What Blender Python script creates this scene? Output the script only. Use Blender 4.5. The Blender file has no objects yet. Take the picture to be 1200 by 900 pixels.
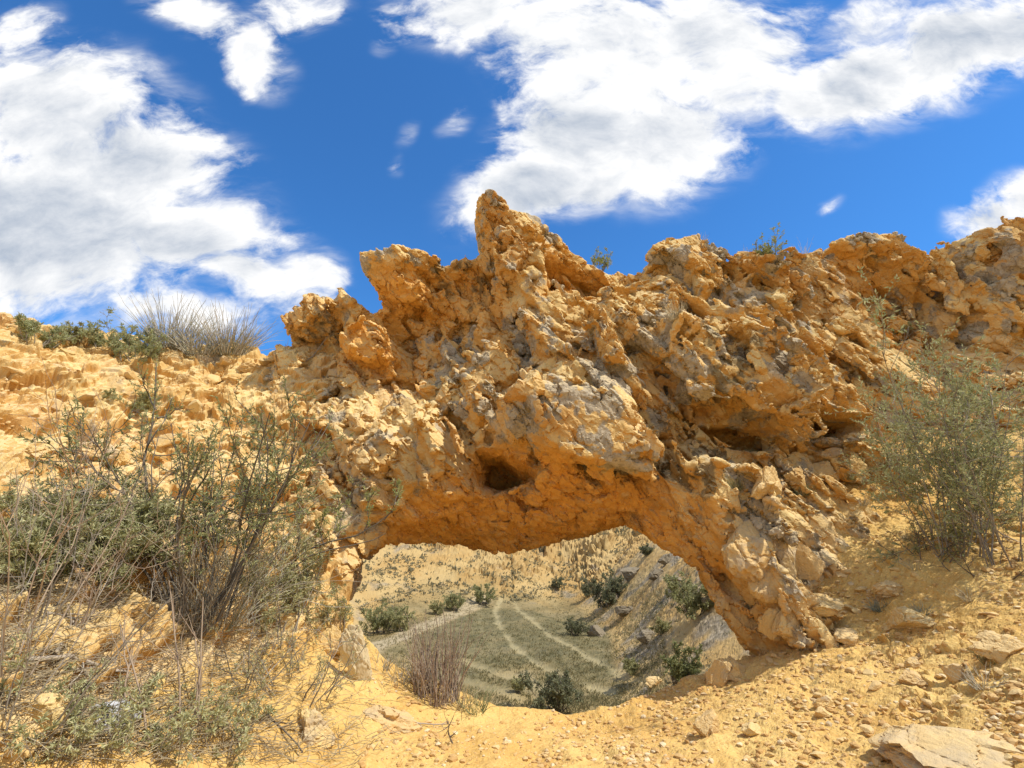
import bpy, math, numpy as np, random
from mathutils import Vector
from mathutils.bvhtree import BVHTree
from concurrent.futures import ThreadPoolExecutor

SEED = np.random.default_rng(11)
random.seed(5)
f32 = np.float32
# ------------------------------------------------------------------ camera model (photo is 1200 x 900)
FOC, PITCH, EYE = 600.0, math.radians(14.9), 1.6
CP, SP = math.cos(PITCH), math.sin(PITCH)

def ray(u, v):
    xc = (np.asarray(u, float) - 600) / FOC
    yc = (450 - np.asarray(v, float)) / FOC
    Y = CP - SP * yc
    return xc / Y, (SP + CP * yc) / Y           # x and z gained per metre of depth y

def at(u, v, d):
    a, b = ray(u, v)
    return np.stack([a * d, np.broadcast_to(np.asarray(d, float), np.shape(a)), EYE + b * d], -1)

# ------------------------------------------------------------------ noise
PERM = SEED.permutation(256).astype(np.int32)
PERM = np.concatenate([PERM, PERM, PERM])
GR = SEED.normal(size=(256, 3)); GR = (GR / np.linalg.norm(GR, axis=1)[:, None]).astype(f32)
RV = SEED.uniform(-1, 1, 256).astype(f32)
RP = SEED.uniform(0.08, 0.92, (256, 3)).astype(f32)
POOL = ThreadPoolExecutor(4)

def chunked(fn, p, n=120000):
    parts = [p[i:i + n] for i in range(0, len(p), n)]
    res = list(POOL.map(fn, parts))
    if isinstance(res[0], tuple):
        return tuple(np.concatenate(x) for x in zip(*res))
    return np.concatenate(res)

def hsh(i, j, k):
    return PERM[PERM[PERM[i & 255] + (j & 255)] + (k & 255)]

def _perlin(p):
    i = np.floor(p).astype(np.int32)
    f = (p - i).astype(f32)
    w = f * f * f * (f * (f * 6 - 15) + 10)
    out = np.zeros(len(p), f32)
    for a in (0, 1):
        wa = w[:, 0] if a else 1 - w[:, 0]
        for b in (0, 1):
            wb = wa * (w[:, 1] if b else 1 - w[:, 1])
            for c in (0, 1):
                g = GR[hsh(i[:, 0] + a, i[:, 1] + b, i[:, 2] + c)]
                out += wb * (w[:, 2] if c else 1 - w[:, 2]) * (
                    g[:, 0] * (f[:, 0] - a) + g[:, 1] * (f[:, 1] - b) + g[:, 2] * (f[:, 2] - c))
    return out * 1.5

def perlin(p):
    return chunked(_perlin, np.ascontiguousarray(p, dtype=f32))

ROT = np.array([[0.36, 0.48, -0.8], [-0.8, 0.6, 0.0], [0.48, 0.64, 0.6]], f32)
def fbm(p, octv=4, gain=0.5, ridged=False):
    def one(q):
        s = np.zeros(len(q), f32); a = 1.0; t = 0.0
        for o in range(octv):
            n = _perlin(q)
            s += a * ((1 - 2 * np.abs(n)) if ridged else n)
            t += a; a *= gain
            q = (q @ ROT) * f32(2.03) + f32(17.3)
        return s / t
    return chunked(one, np.ascontiguousarray(p, dtype=f32))

def _worley(p):
    i = np.floor(p).astype(np.int32)
    n = len(p)
    b1 = np.full(n, 9, f32); b2 = np.full(n, 9, f32); hid = np.zeros(n, np.int32)
    d0 = np.zeros((n, 3), f32)
    for a in (-1, 0, 1):
        for b in (-1, 0, 1):
            for c in (-1, 0, 1):
                ci = i + np.array([a, b, c], np.int32)
                h = hsh(ci[:, 0], ci[:, 1], ci[:, 2])
                d = (p - (ci + RP[h])).astype(f32)
                q = np.einsum('ij,ij->i', d, d)
                m = q < b1
                b2 = np.where(m, b1, np.minimum(b2, q))
                b1 = np.where(m, q, b1)
                hid = np.where(m, h, hid)
                d0[m] = d[m]
    return np.sqrt(b1), np.sqrt(b2), hid, d0

def facets(p, tilt=0.9, crack=0.35, cw=0.07):
    """broken-rock relief in about -1..1: every cell is a tilted flat block with a crack round it"""
    F1, F2, h, d = chunked(_worley, np.ascontiguousarray(p, dtype=f32), 60000)
    t = GR[(h * 7 + 31) & 255]
    val = 0.6 * RV[h] + tilt * np.einsum('ij,ij->i', d, t)
    return val - crack * np.exp(-((F2 - F1) / cw) ** 2), h

def sstep(a, b, x):
    t = np.clip((x - a) / (b - a), 0, 1)
    return t * t * (3 - 2 * t)

def jointed(V, N, basis, scale, joints, lim, seed=0, pick=.5, jit=.18):
    """broken, jointed rock: each cell of the rock ends on a flat face that follows one of a few joint
    directions. Returns how far every point moves along N, the face's normal, and the cell id."""
    B = np.asarray(basis, f32); sc = np.asarray(scale, f32)
    L = (V @ B.T) * sc + f32(seed * 13.7)
    F1, F2, h, d = chunked(_worley, np.ascontiguousarray(L, dtype=f32), 60000)
    cp = -(d / sc) @ B                                     # from the point to its cell's middle
    J = np.asarray(joints, f32); J = J / np.linalg.norm(J, axis=1)[:, None]
    score = N.astype(f32) @ J.T
    for k in range(len(J)):
        score[:, k] += pick * RV[(h * 3 + 41 * k + seed) & 255]
    k = np.argmax(score, 1)
    n = J[k] + jit * GR[(h * 5 + 17 + seed) & 255]
    n /= np.linalg.norm(n, axis=1)[:, None]
    den = np.maximum(np.einsum('ij,ij->i', N, n), .4)
    dd = np.einsum('ij,ij->i', cp, n) / den
    dd = lim * np.tanh(dd / lim)
    dd -= .25 * lim * np.exp(-((F2 - F1) / .045) ** 2)     # the crack between two blocks
    return dd.astype(f32), n, h

def unit_rows(a):
    return a / np.maximum(np.linalg.norm(a, axis=1), 1e-9)[:, None]

class RBF:
    def __init__(s, pts, val, c, lin=True):
        s.p = np.asarray(pts, float); s.c = c
        n = len(s.p)
        A = np.zeros((n + 3, n + 3))
        A[:n, :n] = s.k(s.p, s.p)
        A[:n, n] = 1; A[:n, n + 1:] = s.p; A[n:, :n] = A[:n, n:].T
        s.w = np.linalg.lstsq(A, np.concatenate([val, [0, 0, 0]]), rcond=None)[0]
    def k(s, a, b):
        return np.sqrt(((a[:, None] - b[None]) ** 2).sum(-1) + s.c ** 2)
    def __call__(s, q):
        q = np.asarray(q, float); sh = q.shape[:-1]; q = q.reshape(-1, 2)
        n = len(s.p)
        def one(z):
            return s.k(z, s.p) @ s.w[:n] + s.w[n] + z @ s.w[n + 1:]
        return chunked(one, q, 20000).reshape(sh)

def poly_sdf(poly, q):
    """signed distance to a closed polygon, negative inside"""
    poly = np.asarray(poly, float)
    x, y = q[..., 0], q[..., 1]
    d = np.full(x.shape, 1e9); ins = np.zeros(x.shape, bool)
    n = len(poly)
    for i in range(n):
        a = poly[i]; b = poly[(i + 1) % n]
        e = b - a
        wx, wy = x - a[0], y - a[1]
        t = np.clip((wx * e[0] + wy * e[1]) / max(e @ e, 1e-12), 0, 1)
        d = np.minimum(d, (wx - e[0] * t) ** 2 + (wy - e[1] * t) ** 2)
        c = (a[1] <= y) != (b[1] <= y)
        if e[1] != 0:
            ins ^= c & (x < a[0] + (y - a[1]) * e[0] / e[1])
    d = np.sqrt(d)
    return np.where(ins, -d, d)

def line_dist(pts, q):
    pts = np.asarray(pts, float)
    d = np.full(q.shape[:-1], 1e9)
    for a, b in zip(pts[:-1], pts[1:]):
        e = b - a
        w = q - a
        t = np.clip((w @ e) / max(e @ e, 1e-12), 0, 1)
        d = np.minimum(d, np.linalg.norm(w - t[..., None] * e, axis=-1))
    return d

# ------------------------------------------------------------------ mesh helpers
COL = bpy.context.scene.collection
def mk_mesh(name, V, faces, attrs=None, smooth=False):
    """faces: one array or a list of arrays (n,k)"""
    if not isinstance(faces, (list, tuple)):
        faces = [faces]
    faces = [np.asarray(f) for f in faces if len(f)]
    me = bpy.data.meshes.new(name)
    V = np.asarray(V, dtype=f32)
    me.vertices.add(len(V)); me.vertices.foreach_set('co', V.ravel())
    loops = np.concatenate([f.ravel() for f in faces]).astype(np.int32)
    tot = np.concatenate([np.full(len(f), f.shape[1], np.int32) for f in faces])
    st = np.concatenate([[0], np.cumsum(tot)[:-1]]).astype(np.int32)
    me.loops.add(len(loops)); me.loops.foreach_set('vertex_index', loops)
    me.polygons.add(len(tot))
    me.polygons.foreach_set('loop_start', st)
    me.polygons.foreach_set('loop_total', tot)
    me.polygons.foreach_set('use_smooth', np.full(len(tot), smooth, bool))
    me.update(calc_edges=True)
    for k, a in (attrs or {}).items():
        at_ = me.attributes.new(k, 'FLOAT', 'POINT')
        at_.data.foreach_set('value', np.asarray(a, dtype=f32))
    return me

def obj(name, me, mat=None, parent=None):
    o = bpy.data.objects.new(name, me)
    COL.objects.link(o)
    if mat is not None and me is not None and not me.materials:
        me.materials.append(mat)
    if parent is not None:
        o.parent = parent
    return o

def tag(o, label=None, cat=None, group=None, kind=None):
    if label: o['label'] = label
    if cat: o['category'] = cat
    if group: o['group'] = group
    if kind: o['kind'] = kind
    return o

def empty(name, loc, label=None, cat=None, group=None):
    o = bpy.data.objects.new(name, None); COL.objects.link(o)
    o.empty_display_size = 0.1
    o.location = loc
    return tag(o, label, cat, group)

def take(V, Fc, sel, attrs):
    """the faces sel of a mesh as a mesh of their own"""
    f = Fc[sel]
    u, inv = np.unique(f.ravel(), return_inverse=True)
    return V[u], inv.reshape(f.shape), {k: a[u] for k, a in attrs.items()}

def vnormals(V, Fq):
    a = V[Fq[:, 2]] - V[Fq[:, 0]]; b = V[Fq[:, 3]] - V[Fq[:, 1]]
    n = np.cross(a, b)
    N = np.zeros_like(V)
    for k in range(3):
        c = n[:, k]
        N[:, k] = np.bincount(Fq.ravel(), np.repeat(c, 4), len(V))
    return N / np.maximum(np.linalg.norm(N, axis=1), 1e-12)[:, None]

def qedges(Fq):
    e = np.concatenate([Fq[:, [0, 1]], Fq[:, [1, 2]], Fq[:, [2, 3]], Fq[:, [3, 0]]])
    e.sort(axis=1)
    key = e[:, 0].astype(np.int64) * (Fq.max() + 1) + e[:, 1]
    u, inv = np.unique(key, return_inverse=True)
    m = Fq.max() + 1
    return np.stack([u // m, u % m], 1), inv.reshape(4, -1).T

def smooth(V, E, lam=0.5):
    n = len(V)
    cnt = np.bincount(E.ravel(), minlength=n)
    out = np.empty_like(V)
    for k in range(3):
        s = np.bincount(E[:, 0], V[E[:, 1], k], n) + np.bincount(E[:, 1], V[E[:, 0], k], n)
        out[:, k] = s / np.maximum(cnt, 1)
    return V + lam * (out - V)

def subdivide(V, Fq):
    E, fe = qedges(Fq)
    n = len(V); ne = len(E)
    em = V[E].mean(1); fc = V[Fq].mean(1)
    V2 = np.concatenate([V, em, fc])
    fe = fe + n; ci = np.arange(len(Fq)) + n + ne
    q = []
    for k in range(4):
        q.append(np.stack([Fq[:, k], fe[:, k], ci, fe[:, k - 1]], 1))
    return V2, np.concatenate(q)

def surface_nets(phi, org, h):
    s = phi < 0
    nx, ny, nz = phi.shape
    cs = [(a, b, c) for a in (0, 1) for b in (0, 1) for c in (0, 1)]
    sl = lambda A, o: A[o[0]:nx - 1 + o[0], o[1]:ny - 1 + o[1], o[2]:nz - 1 + o[2]]
    cnt = sum(sl(s, o).astype(np.int8) for o in cs)
    act = (cnt > 0) & (cnt < 8)
    I = np.argwhere(act)
    idx = np.full(act.shape, -1, np.int64); idx[act] = np.arange(len(I))
    vals = {o: phi[I[:, 0] + o[0], I[:, 1] + o[1], I[:, 2] + o[2]] for o in cs}
    acc = np.zeros((len(I), 3)); num = np.zeros(len(I))
    for o in cs:
        for ax in range(3):
            if o[ax] == 0:
                p = list(o); p[ax] = 1
                va, vb = vals[o], vals[tuple(p)]
                m = (va < 0) != (vb < 0)
                t = np.where(m, va / np.where(m, va - vb, 1), 0)
                pos = np.array(o, float)[None].repeat(len(I), 0); pos[:, ax] = t
                acc[m] += pos[m]; num[m] += 1
    V = org + h * (I + acc / num[:, None])
    quads = []
    for ax in range(3):
        o1, o2 = [k for k in range(3) if k != ax]
        a = s; 
        A = np.take(s, range(0, s.shape[ax] - 1), ax); B = np.take(s, range(1, s.shape[ax]), ax)
        E = np.argwhere(A != B)
        ok = (E[:, o1] > 0) & (E[:, o2] > 0) & (E[:, o1] < s.shape[o1] - 1) & (E[:, o2] < s.shape[o2] - 1)
        E = E[ok]
        d1 = np.zeros(3, int); d1[o1] = 1; d2 = np.zeros(3, int); d2[o2] = 1
        g = lambda q: idx[q[:, 0], q[:, 1], q[:, 2]]
        q = np.stack([g(E - d1 - d2), g(E - d2), g(E), g(E - d1)], 1)
        ins = s[E[:, 0], E[:, 1], E[:, 2]]
        flip = ins if ax != 1 else ~ins
        q[~flip] = q[~flip][:, ::-1]
        quads.append(q)
    return V, np.concatenate(quads)
# ------------------------------------------------------------------ the lie of the land
NEARC = [  # photo u, v and the depth the ground has there
    (600, 900, 4.0), (450, 900, 3.9), (300, 900, 3.6), (150, 900, 3.0), (0, 900, 2.6), (750, 900, 3.9), (900, 900, 3.6), (1050, 900, 3.2), (1200, 900, 2.8),
    (680, 842, 5.45), (560, 832, 5.35), (500, 805, 5.35), (445, 772, 5.35), (422, 768, 5.3), (404, 752, 5.35), (780, 812, 5.5), (850, 790, 5.5), (900, 768, 5.5), (845, 780, 5.65), (870, 775, 5.65), (890, 770, 5.75),
    (620, 868, 4.6), (500, 855, 4.7), (800, 850, 4.7), (900, 830, 4.5), (1000, 850, 4.0), (1100, 850, 3.6), (1200, 850, 3.1),
    (950, 750, 5.45), (1000, 700, 5.5), (960, 640, 6.1), (1000, 600, 6.4), (950, 555, 6.9), (900, 545, 7.0), (1050, 560, 6.6), (1100, 650, 5.3), (1100, 560, 6.4),
    (1200, 680, 4.5), (1200, 760, 3.8), (1080, 760, 4.6), (1200, 580, 5.6), (1120, 500, 6.9), (1200, 500, 6.4), (1060, 480, 7.2),
    (100, 800, 3.2), (200, 760, 3.8), (300, 790, 4.2), (380, 790, 4.75), (330, 710, 4.8), (400, 710, 5.45), (200, 690, 4.3), (100, 690, 3.8), (0, 700, 3.3), (0, 800, 2.8),
    (0, 600, 4.0), (100, 600, 4.6), (200, 600, 5.1), (300, 600, 5.6), (380, 600, 5.9), (300, 500, 6.5), (370, 500, 6.5), (200, 500, 6.3), (100, 500, 5.7), (0, 500, 5.0),
    (0, 430, 5.8), (100, 430, 6.5), (200, 440, 7.0), (300, 440, 7.2), (360, 430, 7.1), (0, 372, 6.6), (50, 388, 7.0), (100, 398, 7.35), (180, 408, 7.7), (260, 412, 7.8), (330, 412, 7.7)]
_np = [at(u, v, d) for u, v, d in NEARC]
_np += [np.array(p, float) for p in [(0, 0, 0), (0, 2, 0.02), (-2, 0, .1), (2, 0, .1), (0, -3, -.2), (-4, 1, 1.1), (4, 1, .9), (-4, -3, .8), (4, -3, .9), (-7, 3, 3.2), (8, 4, 3.2), (9, 7, 4.2),
                                     (-9, 6, 4.6), (-8, 9, 4.0), (-5, 9.5, 4.0), (-3, 9, 3.8), (-11, 9, 4.6), (9, 9, 4.0), (5, 9, 2.6), (3, 8, 2.2)]]
_np = np.array(_np)
near_f = RBF(_np[:, :2], _np[:, 2], 0.35)

FARC = [(680, 832, 23.5), (600, 820, 24.5), (560, 800, 27.5), (640, 790, 29), (700, 800, 27), (520, 770, 32), (600, 755, 35), (660, 760, 33), (450, 755, 36), (480, 735, 42), (560, 725, 45),
        (620, 720, 46), (560, 705, 54), (600, 698, 57), (650, 694, 60), (690, 690, 58), (430, 725, 47),
        (740, 800, 25.5), (780, 790, 22.5), (850, 775, 18.5), (880, 790, 16.5), (720, 745, 36), (700, 715, 45), (735, 660, 52), (760, 645, 46), (780, 720, 29), (800, 680, 31), (830, 650, 30), (860, 720, 22), (900, 700, 22), (880, 620, 28), (940, 720, 17),
        (440, 690, 52), (500, 690, 55), (440, 640, 62), (500, 640, 64), (560, 660, 62), (620, 650, 66), (680, 660, 65), (720, 630, 67), (600, 610, 70), (500, 600, 71), (700, 600, 70), (600, 560, 82), (400, 600, 70), (800, 590, 72)]
_fp = [at(u, v, d) for u, v, d in FARC]
_fp += [np.array(p, float) for p in [(0, 7.5, -2.0), (-1.2, 7.4, -1.9), (1.5, 7.4, -1.9), (0, 10, -3.7), (2, 12, -4), (-2, 12, -4.4), (0, 16, -5.4), (-4, 16, -5.4), (-4, 10.5, -2.6), (-9, 14, -3), (4, 10.5, -2.0), (9, 13, -.5), (5, 16, -3), (-10, 30, -5.5), (-25, 30, -2),
                                     (-20, 14, 3), (-30, 5, 7), (-14, 4, 5), (-14, 9, 4.6), (14, 6, 4.5), (16, 12, 4), (25, 10, 7), (30, 30, 6), (20, 30, 2), (0, -12, -1), (-14, -8, 2), (14, -8, 2), (0, -40, -4), (-40, -20, 5), (40, -20, 5),
                                     (0, 110, 14), (60, 110, 15), (-60, 90, 12), (120, 0, 12), (-120, 0, 12), (0, -150, 4), (100, -100, 8), (-100, -100, 8), (0, 500, 22), (500, 0, 20), (-500, 0, 20), (0, -500, 15),
                                     (0, 3000, 15), (3000, 0, 15), (-3000, 0, 15), (0, -3000, 15), (2100, 2100, 15), (-2100, 2100, 15), (2100, -2100, 15), (-2100, -2100, 15)]]
_fp = np.array(_fp)
def _pol(x, y):
    # a smooth chart: direction on a circle squeezed by log range, so 20 m and 2 km are both well sampled
    r = np.hypot(x, y) + 1e-6
    L = np.log1p(r / 4.0)
    return np.stack([x / r * L * 2.2, y / r * L * 2.2], -1)
far_f = RBF(_pol(_fp[:, 0], _fp[:, 1]), _fp[:, 2], 0.12)

_W = np.array([(-40, 11), (-9, 10.2), (-4, 9.4), (-2.9, 8.4), (-2.3, 7.2), (-1.95, 6.0), (-1.6, 5.5), (-1.2, 5.48), (0, 5.55), (1.2, 5.58), (2.0, 5.66), (2.35, 5.8), (2.9, 6.2), (3.6, 7.2), (4.6, 9), (10, 11), (40, 12)])
def wall_y(x):
    return np.interp(x, _W[:, 0], _W[:, 1])
def far_mask(x, y):
    m = sstep(-.08, .32, y - wall_y(x))
    return np.maximum(m, sstep(11.5, 19, np.hypot(x, y)))
def G(x, y):
    x = np.asarray(x, float); y = np.asarray(y, float)
    m = far_mask(x, y)
    n = near_f(np.stack([x, y], -1)); f = far_f(_pol(x, y))
    return n * (1 - m) + f * m

def hit_ground(u, v, d0=1.2, d1=150):
    d = np.geomspace(d0, d1, 900)
    a, b = ray(u, v)
    z = EYE + b * d
    g = G(a * d, d)
    k = np.argmax(z < g)
    if not (z < g).any():
        return None
    k0 = max(k - 1, 0)
    t0, t1 = z[k0] - g[k0], z[k] - g[k]
    t = t0 / (t0 - t1) if t0 != t1 else 0
    dd = d[k0] + (d[k] - d[k0]) * t
    return np.array([a * dd, dd, EYE + b * dd])

def far_line(pts):
    out = []
    for u, v in pts:
        p = hit_ground(u, v, 8.0)
        if p is not None:
            out.append(p[:2])
    return np.array(out)

def build_ground(mats):
    th = np.concatenate([np.linspace(-59, 59, 1080)])
    back = np.linspace(59, 301, 150)[1:-1]
    th = np.radians(np.concatenate([th, back]))
    r = [0.25]
    while r[-1] < 1.9: r.append(r[-1] + 0.05)
    while r[-1] < 10.3: r.append(r[-1] + 0.0145)
    while r[-1] < 80: r.append(r[-1] * 1.0055)
    while r[-1] < 160: r.append(r[-1] * 1.02)
    while r[-1] < 3500: r.append(r[-1] * 1.16)
    r = np.array(r)
    nt, nr = len(th), len(r)
    R, T = np.meshgrid(r, th, indexing='ij')
    X = R * np.sin(T); Y = R * np.cos(T)
    Z = G(X, Y)
    Pn = np.stack([X, Y, Z], -1)
    dr = np.gradient(Pn, axis=0)
    dt = np.roll(Pn, -1, 1) - np.roll(Pn, 1, 1)
    N = np.cross(dt, dr); N /= np.maximum(np.linalg.norm(N, axis=-1), 1e-12)[..., None]
    N = np.where(N[..., 2:3] < 0, -N, N)
    m = far_mask(X, Y)
    V = Pn.reshape(-1, 3); N = N.reshape(-1, 3); m = m.ravel(); x, y, z = V.T
    rr = np.hypot(x, y)
    nearm = (1 - m)
    steep = sstep(.93, .72, N[:, 2])
    bank = nearm * sstep(-.9, -2.2, x) * sstep(0.25, 1.0, z) 
    # ---- relief
    wob = 1.6 * np.stack([perlin(V * 1.7), perlin(V * 1.7 + 9), perlin(V * 1.7 + 23)], 1)
    disp = 0.05 * fbm(V * 1.1, 3)
    near_ix = np.nonzero(rr < 16)[0]
    Vn = V[near_ix]; wn = wob[near_ix]
    q = Vn + 0.12 * wn
    st = np.stack([q[:, 0] * .8 + q[:, 2] * .5, q[:, 1] * .8, q[:, 2] * 1.5 - q[:, 0] * .35], 1)   # bedding, dipping right
    fa, ha = facets(st * 1.55, .9, .0, .05)
    fb, hb = facets(st * 3.7 + 5, .9, .0, .06)
    fc, hc = facets(q * 10.5, .9, .25, .08)
    patch = sstep(-.25, .3, fbm(Vn * .75 + 3, 3))
    b = bank[near_ix]
    Nn = N[near_ix]
    bb = np.nonzero(b > .02)[0]
    Vb = Vn[bb] + .06 * wn[bb]; Nb = Nn[bb]
    BJ = [(.1, -.35, .93), (.5, -.75, .43), (-.35, -.75, .55), (.25, -.96, -.1), (-.1, -.6, .8)]
    BS = [(.87, .1, -.48), (-.15, .98, -.07), (.46, .13, .88)]
    j1, n1, h1 = jointed(Vb, Nb, BS, (1.5, 1.3, 1.9), BJ, .10, 1, .5)
    m1 = unit_rows(.5 * Nb + .5 * n1)
    j2, n2, h2 = jointed(Vb + Nb * j1[:, None], m1, BS, (4.2, 3.6, 4.8), BJ, .055, 2, .6)
    j3, n3, h3 = jointed(Vb, unit_rows(.5 * m1 + .5 * n2), BS, (12, 11, 16), BJ, .03, 3, .7)
    pb = patch[bb]; rb = sstep(-.1, .3, fbm(Vb * 1.3 + 40, 3))
    jd = np.zeros(len(Vn), f32); jt = np.zeros(len(Vn), f32)
    jd[bb] = j1 * (.25 + .75 * pb) + 1.5 * j2 * (.45 + .55 * rb)
    jd3 = np.zeros(len(Vn), f32); jd3[bb] = j3 * (.45 + .55 * rb)
    jt[bb] = .4 * RV[h1] * pb + .35 * RV[h2]
    rub = sstep(.05, .35, fbm(Vn * 1.3 + 40, 3))
    soil_f = fbm(Vn * 9, 4); soil_c = fbm(Vn * 3.1 + 7, 4)
    led = np.mod(q @ np.array([-.25, -.35, 1.0], f32) * 3.1 + .5 * soil_c, 1.0)
    rdg = fbm(st * 1.3 + 90, 4, .5, True)
    tint = np.zeros(len(V)); tint[near_ix] = jt + .5 * fbm(Vn * .9 + 15, 3)
    dn = b * (jd3 + .07 * (rdg - .2) + .02 * patch * led + 0.034 * (.25 + .75 * rub) * np.maximum(fc, -.1) + .03 * soil_c + .02 * soil_f)
    rightrub = sstep(.9, 2.4, Vn[:, 0]) * nearm[near_ix]
    dn += (1 - b) * (0.05 * soil_c + .03 * (fbm(Vn * np.array([2.6, .9, 1], f32) + 55, 4, .5, True) - .2) + 0.012 * soil_f + rightrub * (.08 * rub * np.maximum(fb, -.2) + 0.016 * rub * fc + .008 * fc))
    dn += .006 * fbm(Vn * 38, 2) * nearm[near_ix]
    disp[near_ix] += dn
    far_ix = np.nonzero((m > .3) & (rr < 160))[0]
    Vf = V[far_ix]
    hillm = sstep(.97, .8, N[far_ix, 2])
    fq = Vf + .8 * wob[far_ix]
    ga, _ = facets(fq * .28, .8, .4, .06); gb, _ = facets(fq * .8, .9, .4, .08); gc, _ = facets(fq * 2.6, .9, .3, .1)
    cliff = sstep(52, 60, rr[far_ix]) * hillm
    disp[far_ix] += hillm * (.05 * np.maximum(gb, -.3)) + cliff * (.55 * ga + .2 * gb + 1.1 * (fbm(Vf * np.array([.16, .16, .05], f32) + 3, 4, .5, True) - .2)) + .10 * fbm(Vf * 1.2, 4) + .02 * gc
    big = np.zeros(len(V)); big[near_ix] = b * jd
    Vg = (V + N * big[:, None]).reshape(nr, nt, 3); bw = (.5 * bank).reshape(nr, nt, 1)
    for _ in range(2):                                  # ledges crumble: soften their risers before the fine relief
        av = Vg.copy()
        av[1:-1] = (Vg[:-2] + Vg[2:] + np.roll(Vg, 1, 1)[1:-1] + np.roll(Vg, -1, 1)[1:-1]) / 4
        Vg = Vg + bw * (av - Vg)
    V = Vg.reshape(-1, 3) + N * disp[:, None]
    global GRID
    GRID = (r, th, V.reshape(nr, nt, 3)[:, :, 2].copy())
    global RUT
    # ---- ruts and the grey track in the valley
    XY = V[:, :2]
    rut = np.zeros(len(V)); road = np.zeros(len(V)); grass = np.zeros(len(V))
    vi = np.nonzero((m > .5) & (rr > 12) & (rr < 90) & (np.abs(x) < 40))[0]
    ruts = [[(588, 700), (580, 715), (586, 735), (602, 757), (628, 777), (664, 793), (720, 812)],
            [(604, 706), (618, 722), (645, 745), (680, 765), (720, 784), (756, 798)],
            [(548, 776), (580, 788), (612, 798), (640, 812)], [(520, 790), (570, 806), (610, 822)],
            [(632, 706), (655, 724), (690, 748), (730, 772)], [(572, 704), (562, 722), (566, 744), (590, 770), (640, 800)], [(645, 700), (675, 722), (715, 745)], [(540, 742), (552, 765), (590, 790)]]
    wob1 = .35 * perlin(np.concatenate([XY[vi], 0 * XY[vi][:, :1]], 1) * .6)
    for k, l in enumerate(ruts):
        d = line_dist(far_line(l), XY[vi]) + wob1
        w = [.22, .26, .5, .5, .2, .2, .3, .3][k]
        g = np.exp(-(np.maximum(d, 0) / w) ** 2)
        rut[vi] = np.maximum(rut[vi], g * [.55, .5, .35, .3, .1, .1, .1, .08][k])
    V[vi, 2] -= .10 * rut[vi]
    RUT = rut.reshape(nr, nt)
    rl = far_line([(400, 785), (430, 762), (470, 745), (510, 729), (540, 717), (556, 708), (566, 702)])
    d = line_dist(rl, XY[vi]) + .4 * wob1
    road[vi] = sstep(1.35, .5, d) * .8
    gp = line_dist(far_line([(600, 720), (560, 735), (610, 760), (690, 750), (700, 775), (640, 735)]), XY[vi])
    grass[vi] = sstep(16, 2, gp + 4 * perlin(V[vi] * .3)) * sstep(.86, .965, N[vi, 2]) * (1 - road[vi])
    # ---- stone-grey patches: clumps of rock on the valley slope, weathered faces on the bank
    grey = np.zeros(len(V))
    grey[far_ix] = sstep(.12, .42, fbm(Vf * .42 + 60, 4) + .25 * hillm - .08 - cliff * .3)
    grey[near_ix] += b * sstep(.1, .5, fbm(Vn * 1.2 + 21, 4) * patch + .12) * .55
    sand = np.zeros(len(V)); sand[near_ix] = (1 - b)
    att = dict(crust=grey * bank * .9, tint=tint, rut=rut, road=road, grass=grass, grey=grey, bank=bank, far=m, rr=rr)
    # ---- faces
    i = np.arange(nr - 1)[:, None] * nt; j = np.arange(nt)[None]; j2 = (j + 1) % nt
    Fq = np.stack([i + j, i + nt + j, i + nt + j2, i + j2], -1).reshape(-1, 4)
    # orientation: normals up
    fmid = lambda a: a[Fq].mean(1)
    fx, fy, fz = V[Fq].mean(1).T
    fm = fmid(m); frr = np.hypot(fx, fy)
    froad = fmid(road)
    hit = (fm > .5)
    reg = np.zeros(len(Fq), int)                      # 0 ground
    reg[(fm <= .5) & (fmid(bank) > .45)] = 1          # bank
    fn = N[Fq].mean(1)[:, 2]
    reg[hit & (frr > 12) & (frr < 160)] = 2           # hillside
    reg[hit & (fz < -4.6) & (fn > .93) & (frr < 75) & (frr > 12)] = 3   # valley floor
    reg[hit & (froad > .5)] = 4
    names = ['ground', 'bank', 'hillside', 'valley_floor', 'track']
    for k, nm in enumerate(names):
        a, f, t = take(V, Fq, reg == k, att)
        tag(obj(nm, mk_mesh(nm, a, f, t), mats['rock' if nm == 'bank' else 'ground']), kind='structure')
    # closing fan under the camera
    c = np.array([[0, 0, float(G(0, 0))]])
    ring = V[:nt]
    fan = np.stack([np.arange(nt), (np.arange(nt) + 1) % nt, np.full(nt, nt)], 1)
    o = obj('ground', mk_mesh('ground_fan', np.concatenate([ring, c]), fan, dict(rut=np.zeros(nt + 1))), mats['ground'])
    tag(o, kind='structure')
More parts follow.
